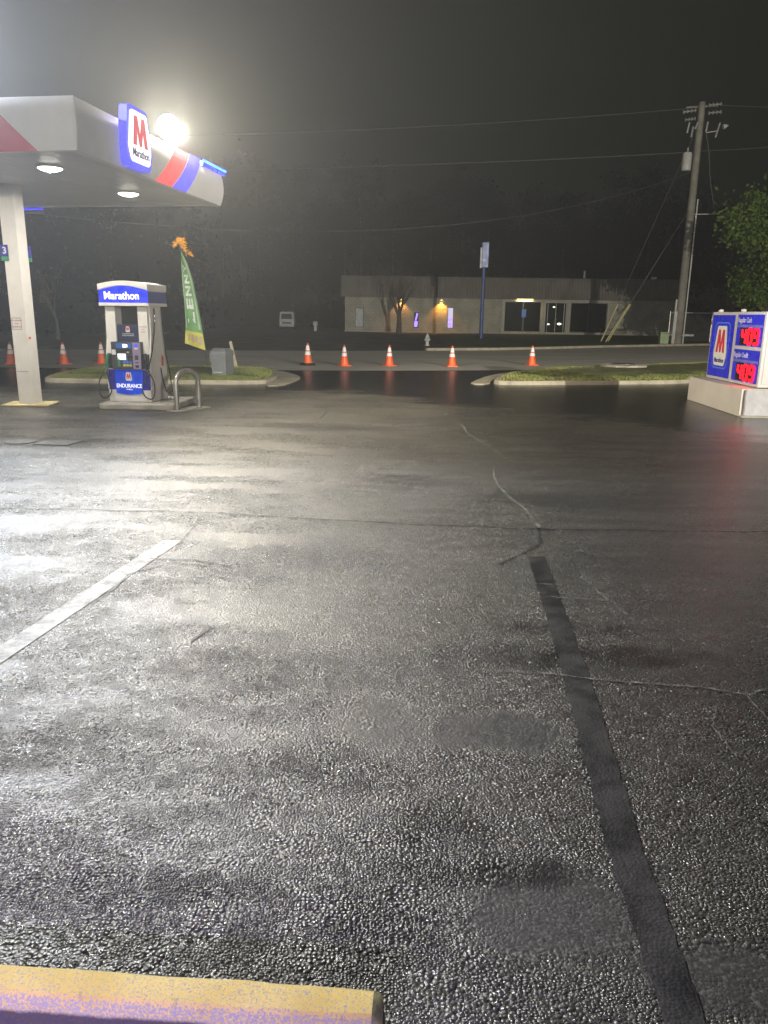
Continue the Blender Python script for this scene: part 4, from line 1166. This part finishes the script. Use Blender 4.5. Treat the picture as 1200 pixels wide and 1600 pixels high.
def wire(pts, label, r_=.022, sag=0.0, m='cable', n=24):
    P = []
    a, c = Vector(pts[0]), Vector(pts[1])
    for k in range(n+1):
        u = k/n; p = a.lerp(c, u); p.z -= sag*4*u*(1-u); P.append(p)
    b = BM(); tube(b, P, r_, 6)
    return tag(obj('power_line', b, MT[m]), label, 'power line', 'overhead lines strung from the utility pole')
wire([(20.0, 55.5, 15.1), (-30, 55, 12.6)], 'topmost thin overhead wire running from the pole top across the dark sky', .026, .55)
wire([(20.3, 55.5, 12.45), (-30, 54, 10.4)], 'heavier overhead cable leaving the pole at the transformer, second from the top', .035, .4)
wire([(20.2, 55.5, 11.2), (-15.2, 30, 5.35)], 'sagging low cable drooping behind the canopy and the feather flag', .020, 2.05)
wire([(21.4, 55.5, 15.3), (38, 60, 16.6)], 'short upper wire from the pole top over the leafy tree', .026, .2)
wire([(20.7, 55.5, 12.5), (38, 60, 15.0)], 'lower wire from the pole at transformer height over the leafy tree', .035, .2)

def guy(top, foot, gl, label):
    r_ = empty('guy_wire', foot, 0, label, 'guy wire', 'guy wires staying the utility pole')
    d = Vector(top)-Vector(foot)
    b = BM(); tube(b, [(0, 0, 0), d], .022, 6); obj('strand', b, MT['cable'], r_)
    b = BM(); tube(b, [d*.01, d.normalized()*gl], .045, 8); obj('guard', b, MT['guard'], r_)
guy((20.1, 55.5, 13.4), (14.85, 54.7, 0), 2.85, 'steepest guy wire with a yellow guard, anchored farthest from the pole')
guy((20.2, 55.5, 8.6), (15.2, 54.8, 0), 3.05, 'middle guy wire of three, with a yellow guard')
guy((20.25, 55.6, 8.7), (15.75, 56.2, 0), 3.0, 'guy wire with a yellow guard anchored nearest the pole')

b = BM(); box(b, -.3, .3, -.25, .25, 0, .70, .03); box(b, -.32, .32, -.27, .27, .70, .80, .04)
tag(obj('utility_cabinet', b, MT['ped'], loc=(19.3, 55.0, 0)), 'small pale green utility cabinet on the lawn beside the wooden pole', 'utility cabinet')

# ------------------------------------------------------------------ blue sign pole, hydrant
sp_ = empty('pole_sign', (7.42, 62, 0), 0, 'narrow blue sign box on a tall blue post in front of the block building', 'pole sign')
b = BM(); tube(b, [(0, 0, 0), (0, 0, 7.0)], [.15, .12], 14); obj('post', b, MT['signpost'], sp_, smooth=True)
b = BM(); box(b, -.22, .27, -.5, -.15, 5.3, 7.12, .03); sb = obj('sign_box', b, MT['sign_faceblue'], sp_)
b = BM(); box(b, -.36, -.224, -.45, -.2, 5.25, 6.75, .02); obj('side_panel', b, MT['sign_side'], sb)
b = BM(); tube(b, [(.0, 0, 6.2), (.0, -.2, 6.2)], .05, 8); obj('arm', b, MT['signpost'], sp_)

hy = empty('fire_hydrant', (2.36, 45.5, 0), R(20), 'small white fire hydrant on the lawn edge across the road', 'fire hydrant')
b = BM(); lathe(b, [(.15, 0), (.15, .04), (.10, .05), (.10, .42), (.14, .43), (.14, .47), (.12, .50), (.10, .58), (.05, .63), (.035, .64), (.035, .69), (.0, .70)], 16); obj('barrel', b, MT['hydrant'], hy, smooth=True)
b = BM()
for a_ in (0, 180):
    lathe(b, [(.065, 0), (.065, .06), (.05, .08), (.0, .08)], 12, M=Matrix.Rotation(R(a_), 4, 'Z') @ Matrix.Translation((.09, 0, .34)) @ Matrix.Rotation(R(90), 4, 'Y'))
lathe(b, [(.085, 0), (.085, .07), (.06, .1), (.0, .1)], 12, M=Matrix.Translation((0, -.09, .34)) @ Matrix.Rotation(R(90), 4, 'X'))
obj('nozzle_cap', b, MT['hydrant'], hy, smooth=True)

# ------------------------------------------------------------------ block building across the road
BX, BY = 0, 80.0
bl = empty('block_building', (12, BY, 0), 0, 'long low block building with dark ribbed mansard roof and shop windows across the road', 'building')
def L(x): return x-12
EZ = 3.42
openings = [(-3.18, -2.33, .45, 2.35), (2.72, 3.24, .45, 1.97), (6.12, 6.73, .45, 2.5), (11.85, 15.5, .22, 3.14), (15.94, 18.1, .12, 3.12), (18.5, 22.16, .22, 3.10)]
b = BM()
xs_ = [-4.2]+[v for o_ in openings for v in o_[:2]]+[29.4]
x_prev = -4.2
for (x0, x1, z0, z1) in openings:
    box(b, L(x_prev), L(x0), 0, .25, 0, EZ); box(b, L(x0), L(x1), 0, .25, 0, z0); box(b, L(x0), L(x1), 0, .25, z1, EZ); x_prev = x1
box(b, L(x_prev), L(29.4), 0, .25, 0, EZ)
box(b, L(-4.2), L(-3.95), .252, 18, 0, EZ); box(b, L(29.15), L(29.4), .252, 18, 0, EZ)
bmesh.ops.remove_doubles(b, verts=b.verts[:], dist=.0005)
obj('wall', b, MT['blockwall'], bl)
b = BM()
p_ = [(-.55, EZ-.02), (-.55, EZ+.10), (-.10, 5.42), (.6, 5.50), (18.2, 5.50), (18.2, EZ-.02)]
prism(b, p_, 34.4, Matrix.Translation((L(-4.6), 0, 0)) @ frame((0, 0, 0), (0, 1, 0), (0, 0, 1)))
rf = obj('roof', b, MT['ribroof'], bl)
b = BM(); tube(b, [(L(20.1), 2, 5.5), (L(20.1), 2, 6.3)], .13, 8); obj('vent_pipe', b, MT['galv'], rf)
b = BM(); box(b, L(26.5), L(27.0), .5, .9, 5.505, 5.72, .04); obj('roof_lamp', b, MT['collar'], rf)
b = BM(); box(b, L(-4.3), L(29.5), -.04, -.004, 0, .10); box(b, L(11.6), L(22.4), -.10, -.003, 3.16, 3.36)
for x in (11.70, 15.70, 18.30, 22.30): box(b, L(x)-.14, L(x)+.14, -.09, -.003, .10, 3.16)
obj('trim', b, MT['trim'], bl)
b = BM(); box(b, L(11.6), L(22.4), 3.2, 3.3, 0, 3.4); box(b, L(11.6), L(22.4), .26, 3.2, .02, .06); obj('inner_wall', b, MT['interior'], bl)
def window(i, mullions=(), m=MT['glass'], nm='window'):
    x0, x1, z0, z1 = openings[i]
    b = BM()
    for a_ in ((x0, x0+.06, z0, z1), (x1-.06, x1, z0, z1)): box(b, L(a_[0]), L(a_[1]), .06, .14, a_[2], a_[3])
    box(b, L(x0+.06), L(x1-.06), .06, .14, z0, z0+.06); box(b, L(x0+.06), L(x1-.06), .06, .14, z1-.06, z1)
    for x in mullions: box(b, L(x)-.03, L(x)+.03, .062, .138, z0+.06, z1-.06)
    w_ = obj(nm, b, MT['darkplastic'] if nm == 'window' else MT['metalgrey'], bl)
    b = BM(); box(b, L(x0+.06), L(x1-.06), .09, .10, z0+.06, z1-.06); obj('pane', b, m, w_)
    return w_
window(0, (), MT['greywin']); wn1 = window(1, (), MT['glassdark']); wn2 = window(2, (), MT['neonw'])
window(3, (13.7,)); window(5, (20.3,))
dr = window(4, (17.02, 16.2, 17.85), MT['glass'], 'door')
b = BM(); tube(b, [(L(16.92), -.02, .8), (L(16.92), -.02, 1.6)], .03, 6); tube(b, [(L(17.12), -.02, .8), (L(17.12), -.02, 1.6)], .03, 6); obj('handle', b, MT['chrome'], dr)
b = BM(); prism(b, [(L(2.8), .55), (L(3.1), .55), (L(3.15), 1.1), (L(2.8), 1.1)], .01, frame((0, .088, 0), (1, 0, 0), (0, 0, 1))); prism(b, [(L(2.85), 1.15), (L(3.0), 1.15), (L(3.17), 1.85), (L(3.0), 1.9)], .01, frame((0, .088, 0), (1, 0, 0), (0, 0, 1)))
obj('neon_sign', b, MT['neon'], wn1)
b = BM(); prism(b, [(L(6.2), .55), (L(6.62), .55), (L(6.64), .95), (L(6.35), 1.05), (L(6.2), .9)], .01, frame((0, .088, 0), (1, 0, 0), (0, 0, 1))); prism(b, [(L(6.2), 1.18), (L(6.62), 1.18), (L(6.62), 1.42), (L(6.2), 1.42)], .01, frame((0, .088, 0), (1, 0, 0), (0, 0, 1)))
obj('neon_sign', b, MT['neon'], wn2)
for x, z, s_ in ((16.98, 2.68, .14), (16.5, .98, .16), (17.62, 1.02, .24)):
    b = BM(); lathe(b, [(.02, -s_*.5), (s_*.8, -s_*.25), (s_, 0), (s_*.8, s_*.25), (.02, s_*.5)], 12, c=(L(x), .9, z)); obj('reflection_glow', b, MT['glint'], bl)  # glowing discs standing in for lights reflected in the door glass
def wall_lamp(x, z, col, power, label):
    b = BM(); box(b, L(x)-.14, L(x)+.14, -.26, -.003, z, z+.14, .03); w_ = obj('wall_lamp', b, MT['flood_body'], bl)
    b = BM(); box(b, L(x)-.11, L(x)+.11, -.24, -.05, z-.03, z-.001, .01); obj('lens', b, MT['warm_lens'], w_)
    l_ = light('wall_lamp_bulb', 'SPOT', (L(x), -.22, z-.06), power, col, bl, shadow_soft_size=.06, spot_size=R(120), spot_blend=.7)
    l_.rotation_euler = (R(-12), 0, 0)
wall_lamp(5.47, 3.20, (1, .42, .05), 600, '')
wall_lamp(1.45, 3.20, (1, .42, .08), 300, '')
b = BM(); box(b, L(13.0), L(14.6), -.52, -.12, 3.372, 3.398, .008); sl = obj('soffit_lamp', b, MT['warm_lens'], bl)
light('soffit_lamp_bulb', 'AREA', (L(13.8), -.32, 3.33), 60, (1, .78, .40), bl, shape='RECTANGLE', size=1.4, size_y=.3)

# accessible parking sign in front of the shop window
ad = empty('parking_sign', (13.55, 78.6, 0), 0, 'small bright blue parking sign on a thin post before the shop window', 'sign')
b = BM(); tube(b, [(0, 0, 0), (0, 0, 1.7)], .035, 8); obj('post', b, MT['galv'], ad)
b = BM(); box(b, -.22, .22, -.05, -.036, 1.62, 2.42, .01); obj('plate', b, MT['adasign'], ad)

# ------------------------------------------------------------------ parked van, fence, bar
vn = empty('parked_van', (-10.6, 84, 0), R(4), 'white van parked facing the road at the far end of the driveway', 'van')
b = BM()
prism(b, [(-.74, .35), (.74, .35), (.76, .95), (.70, 1.75), (.55, 1.86), (-.55, 1.86), (-.70, 1.75), (-.76, .95)], 3.6, frame((0, 3.6, 0), (1, 0, 0), (0, 0, 1)))
obj('body', b, MT['white_van'], vn)
b = BM(); prism(b, [(-.58, 1.12), (.58, 1.12), (.52, 1.66), (-.52, 1.66)], .02, frame((0, -.003, 0), (1, 0, 0), (0, 0, 1))); obj('windscreen', b, MT['glassdark'], vn)
b = BM(); prism(b, [(-.5, .62), (.5, .62), (.52, .82), (-.52, .82)], .02, frame((0, -.003, 0), (1, 0, 0), (0, 0, 1))); obj('grille', b, MT['darkplastic'], vn)
for s_ in (-1, 1):
    b = BM(); prism(b, rrect(s_*.62-.09, s_*.62+.09, .66, .80, .03, 2), .03, frame((0, -.004, 0), (1, 0, 0), (0, 0, 1))); obj('headlight', b, MT['collar'], vn)
    for y in (.7, 2.9):
        b = BM(); lathe(b, [(.3, -.1), (.33, -.06), (.33, .06), (.3, .1)], 16, M=Matrix.Translation((s_*.66, y, .33)) @ Matrix.Rotation(R(90), 4, 'Y')); w_ = obj('wheel', b, MT['black'], vn)
b = BM(); box(b, -.78, .78, -.08, .05, .34, .52, .02); obj('bumper', b, MT['white_van'], vn)
b = BM(); box(b, -.12, .12, -.02, .02, 0, .55, .01)
mp = obj('meter_box_post', b, MT['galv'], loc=(-7.2, 80, 0)); tag(mp, 'small grey utility box on a stub post in the dark beside the parked van', 'utility box')
b = BM(); box(b, -.22, .22, -.08, .08, .55, .95, .02); obj('box', b, MT['metalgrey'], mp)

fn = empty('chain_fence', (21.4, 60, 0), R(8), 'dark chain link fence with a pale top rail beside the utility pole', 'fence')
b = BM(); tube(b, [(0, 0, 2.15), (14, 0, 2.15)], .04, 8); obj('top_rail', b, MT['metalgrey'], fn)
for x in (0, 3.4, 6.8, 10.2, 13.6):
    b = BM(); tube(b, [(x, 0, 0), (x, 0, 2.25)], .045, 8); obj('post', b, MT['galv'], fn)
def mesh_mat():
    t = NT('chain_link')
    co = t.n('TexCoord').outputs['Object']
    mp_ = t.n('Mapping', {'Vector': co, 'Rotation': (0, R(45), 0)}).outputs[0]
    s3 = t.n('SeparateXYZ', {0: mp_})
    def gr(v):
        fr = t.math('FRACT', t.math('MULTIPLY', v, 14.0)); return t.math('LESS_THAN', fr, .10)
    m = t.math('MAXIMUM', gr(s3.outputs[0]), gr(s3.outputs[2]))
    d = t.n('BsdfPrincipled', {'Base Color': (.25, .25, .24, 1), 'Metallic': .7, 'Roughness': .5}).outputs[0]
    return t.done(t.n('MixShader', {0: m, 1: t.n('BsdfTransparent').outputs[0], 2: d}).outputs[0])
b = BM(); box(b, 0, 13.6, .045, .05, .05, 2.13); obj('chain_link', b, mesh_mat(), fn)
b = BM(); box(b, -.9, .9, -.06, .06, .02, .17, .02)
tag(obj('barrier_bar', b, MT['collar'], loc=(23.4, 62.5, .35)), 'low bright white bar behind the chain link fence', 'barrier')

# ------------------------------------------------------------------ trees
def grow(bm, p, d, L, r_, depth, rnd, spread=.5, up=.15, leafpts=None):
    n_ = 4; P = [p]; Rr = [r_]
    for k in range(n_):
        d = (d+Vector((rnd.uniform(-1, 1), rnd.uniform(-1, 1), rnd.uniform(-.5, 1)))*.14+Vector((0, 0, up*.15))).normalized()
        P.append(P[-1]+d*L/n_); Rr.append(r_*(1-.42*(k+1)/n_))
    tube(bm, P, Rr, 6 if depth > 1 else 4, cap=True)
    if leafpts is not None and depth <= 1: leafpts += P[1:]
    if depth <= 0: return
    for k in range(rnd.choice((2, 3, 3)) if depth > 1 else 3):
        a = rnd.choice(P[2:]); dd = (d+Vector((rnd.uniform(-1, 1), rnd.uniform(-1, 1), rnd.uniform(-.4, .7)))*spread*1.6).normalized()
        i = P.index(a)
        grow(bm, a, dd, L*rnd.uniform(.6, .82), Rr[i]*.62, depth-1, rnd, spread, up, leafpts)

def bare_tree(name, loc, h, seed, label, r_=.12, multi=1):
    rnd = random.Random(seed)
    r0_ = empty(name, loc, 0, label, 'tree')
    b = BM(); tube(b, [(0, 0, -.05), (.03, 0, h*.14), (0, .03, h*.26)], [r_*1.25, r_, r_*.9], 10); obj('trunk', b, MT['bark'], r0_, smooth=True)
    b = BM()
    for k in range(4+multi): 
        a = rnd.uniform(0, 6.28); grow(b, Vector((0, .02, h*.24)), Vector((math.cos(a)*.55, math.sin(a)*.55, 1)).normalized(), h*.32, r_*.62, 4, rnd, .42, .3)
    obj('crown', b, MT['bark'], r0_)
bare_tree('bare_tree', (1.15, 74.5, 0), 6.6, 11, 'leafless tree standing in front of the orange lit wall lamp', .24, 1)
bare_tree('sapling', (-19.6, 47, 0), 4.6, 5, 'thin leafless sapling against the dark wood between canopy column and pump', .10, 0)

def leaf_cloud(bm, pts, n_, rad, size, rnd):
    for _ in range(n_):
        c = rnd.choice(pts); p = c+Vector((rnd.gauss(0, rad), rnd.gauss(0, rad), rnd.gauss(0, rad*.8)))
        nn = Vector((rnd.uniform(-1, 1), rnd.uniform(-1, 1), rnd.uniform(-.3, 1))).normalized()
        u = nn.orthogonal().normalized(); v = nn.cross(u); a = rnd.uniform(0, 6.28)
        u, v = u*math.cos(a)+v*math.sin(a), v*math.cos(a)-u*math.sin(a)
        s_ = size*rnd.uniform(.6, 1.3)
        bm.faces.new((bm.verts.new(p-u*s_*.5), bm.verts.new(p+v*s_*.35+u*s_*.05), bm.verts.new(p+u*s_*.55), bm.verts.new(p-v*s_*.35+u*s_*.05)))
def leafy_tree(loc, h, seed, label, n_, size, rad=.45):
    rnd = random.Random(seed)
    r0_ = empty('leafy_tree', loc, 0, label, 'tree')
    pts = []
    b = BM(); tube(b, [(0, 0, -.05), (.05, 0, h*.12), (0, .05, h*.24)], [.34, .27, .23], 12); obj('trunk', b, MT['bark'], r0_, smooth=True)
    b = BM()
    for k in range(8):
        a = k*.785+rnd.uniform(-.3, .3); z = h*rnd.uniform(.12, .26)
        grow(b, Vector((0, 0, z)), Vector((math.cos(a)*rnd.uniform(.5, 1.1), math.sin(a)*rnd.uniform(.5, 1.1), rnd.uniform(.45, 1.1))).normalized(), h*.33, .14, 3, rnd, .55, .05, pts)
    br = obj('limbs', b, MT['bark'], r0_)
    b = BM(); leaf_cloud(b, pts, n_, rad, size, rnd); obj('crown', b, MT['leaf'], r0_)
leafy_tree((26.9, 47.5, 0), 13.0, 3, 'leafy yellow green tree beside the utility pole, behind the price sign', 42000, .24, .45)
leafy_tree((26.0, 53, 0), 6.5, 17, 'lower leafy bush growing beneath the yellow green tree behind the fence', 12000, .22, .42)
leafy_tree((32, 58, 0), 13, 8, 'taller leafy tree farther back beyond the chain link fence', 12000, .36, .6)

def woods(name, spots_, seed):
    rnd = random.Random(seed); b = BM()
    for x, y, h in spots_:
        tube(b, [(x, y, 0), (x+rnd.uniform(-.4, .4), y, h*.5), (x+rnd.uniform(-.6, .6), y, h*.9)], [.22, .15, .05], 6, mi=1)
        cs = [Vector((x+rnd.gauss(0, 1.6), y+rnd.gauss(0, 1.4), h*rnd.uniform(.35, 1.0))) for _ in range(22)]+[Vector((x+rnd.gauss(0, 1.6), y-1+rnd.gauss(0, 1), rnd.uniform(.3, 2.6))) for _ in range(8)]
        leaf_cloud(b, cs, 3200, .95, .42, rnd)
    o_ = obj(name, b, [MT['darkleaf'], MT['bark']]); o_['kind'] = 'stuff'; return o_
rnd = random.Random(21)
woods('woods', [(-62+i*1.9+rnd.uniform(-.8, .8), 54+rnd.uniform(0, 9)+max(0, (i-18))*1.1, rnd.uniform(7.5, 12.5)) for i in range(24)], 2)
woods('distant_woods', [(-34+i*2.6+rnd.uniform(-1, 1), 104+rnd.uniform(0, 12), rnd.uniform(13, 21)) for i in range(42)], 9)

# ------------------------------------------------------------------ light from the store behind the viewer
for x, aim, pw in ((4.5, (2.5, 14, 2.0), 600), (-3.5, (-4, 14, 2.8), 2300)):
    l_ = light('store_parapet_lamp', 'SPOT', (x, -4.0, 4.8), pw, (1, .94, .80), None, shadow_soft_size=.2, spot_size=R(84), spot_blend=.8)
    l_.rotation_euler = (Vector(aim)-Vector((x, -4.0, 4.8))).to_track_quat('-Z', 'Y').to_euler()
l_ = light('store_violet_tube', 'AREA', (-1.1, -.5, 1.15), 22, (.62, .50, 1), None, shape='RECTANGLE', size=2.0, size_y=.08, spread=R(70))
l_.rotation_euler = (R(63), 0, R(-4))

for k, m_ in MT.items():
    if k not in ('digit', 'led'):
        try: m_.cycles.emission_sampling = 'NONE'
        except Exception: pass

# ------------------------------------------------------------------ render settings
S.render.engine = 'CYCLES'
cy = S.cycles
cy.max_bounces = 5; cy.diffuse_bounces = 2; cy.glossy_bounces = 3; cy.transmission_bounces = 4; cy.volume_bounces = 0; cy.transparent_max_bounces = 12
cy.sample_clamp_indirect = 3.0; cy.sample_clamp_direct = 0
cy.caustics_reflective = False; cy.caustics_refractive = False
cy.use_denoising = True
try: cy.denoiser = 'OPENIMAGEDENOISE'; cy.denoising_prefilter = 'ACCURATE'
except Exception: pass
S.view_settings.view_transform = 'Standard'; S.view_settings.look = 'None'
S.view_settings.exposure = 0; S.view_settings.gamma = 1
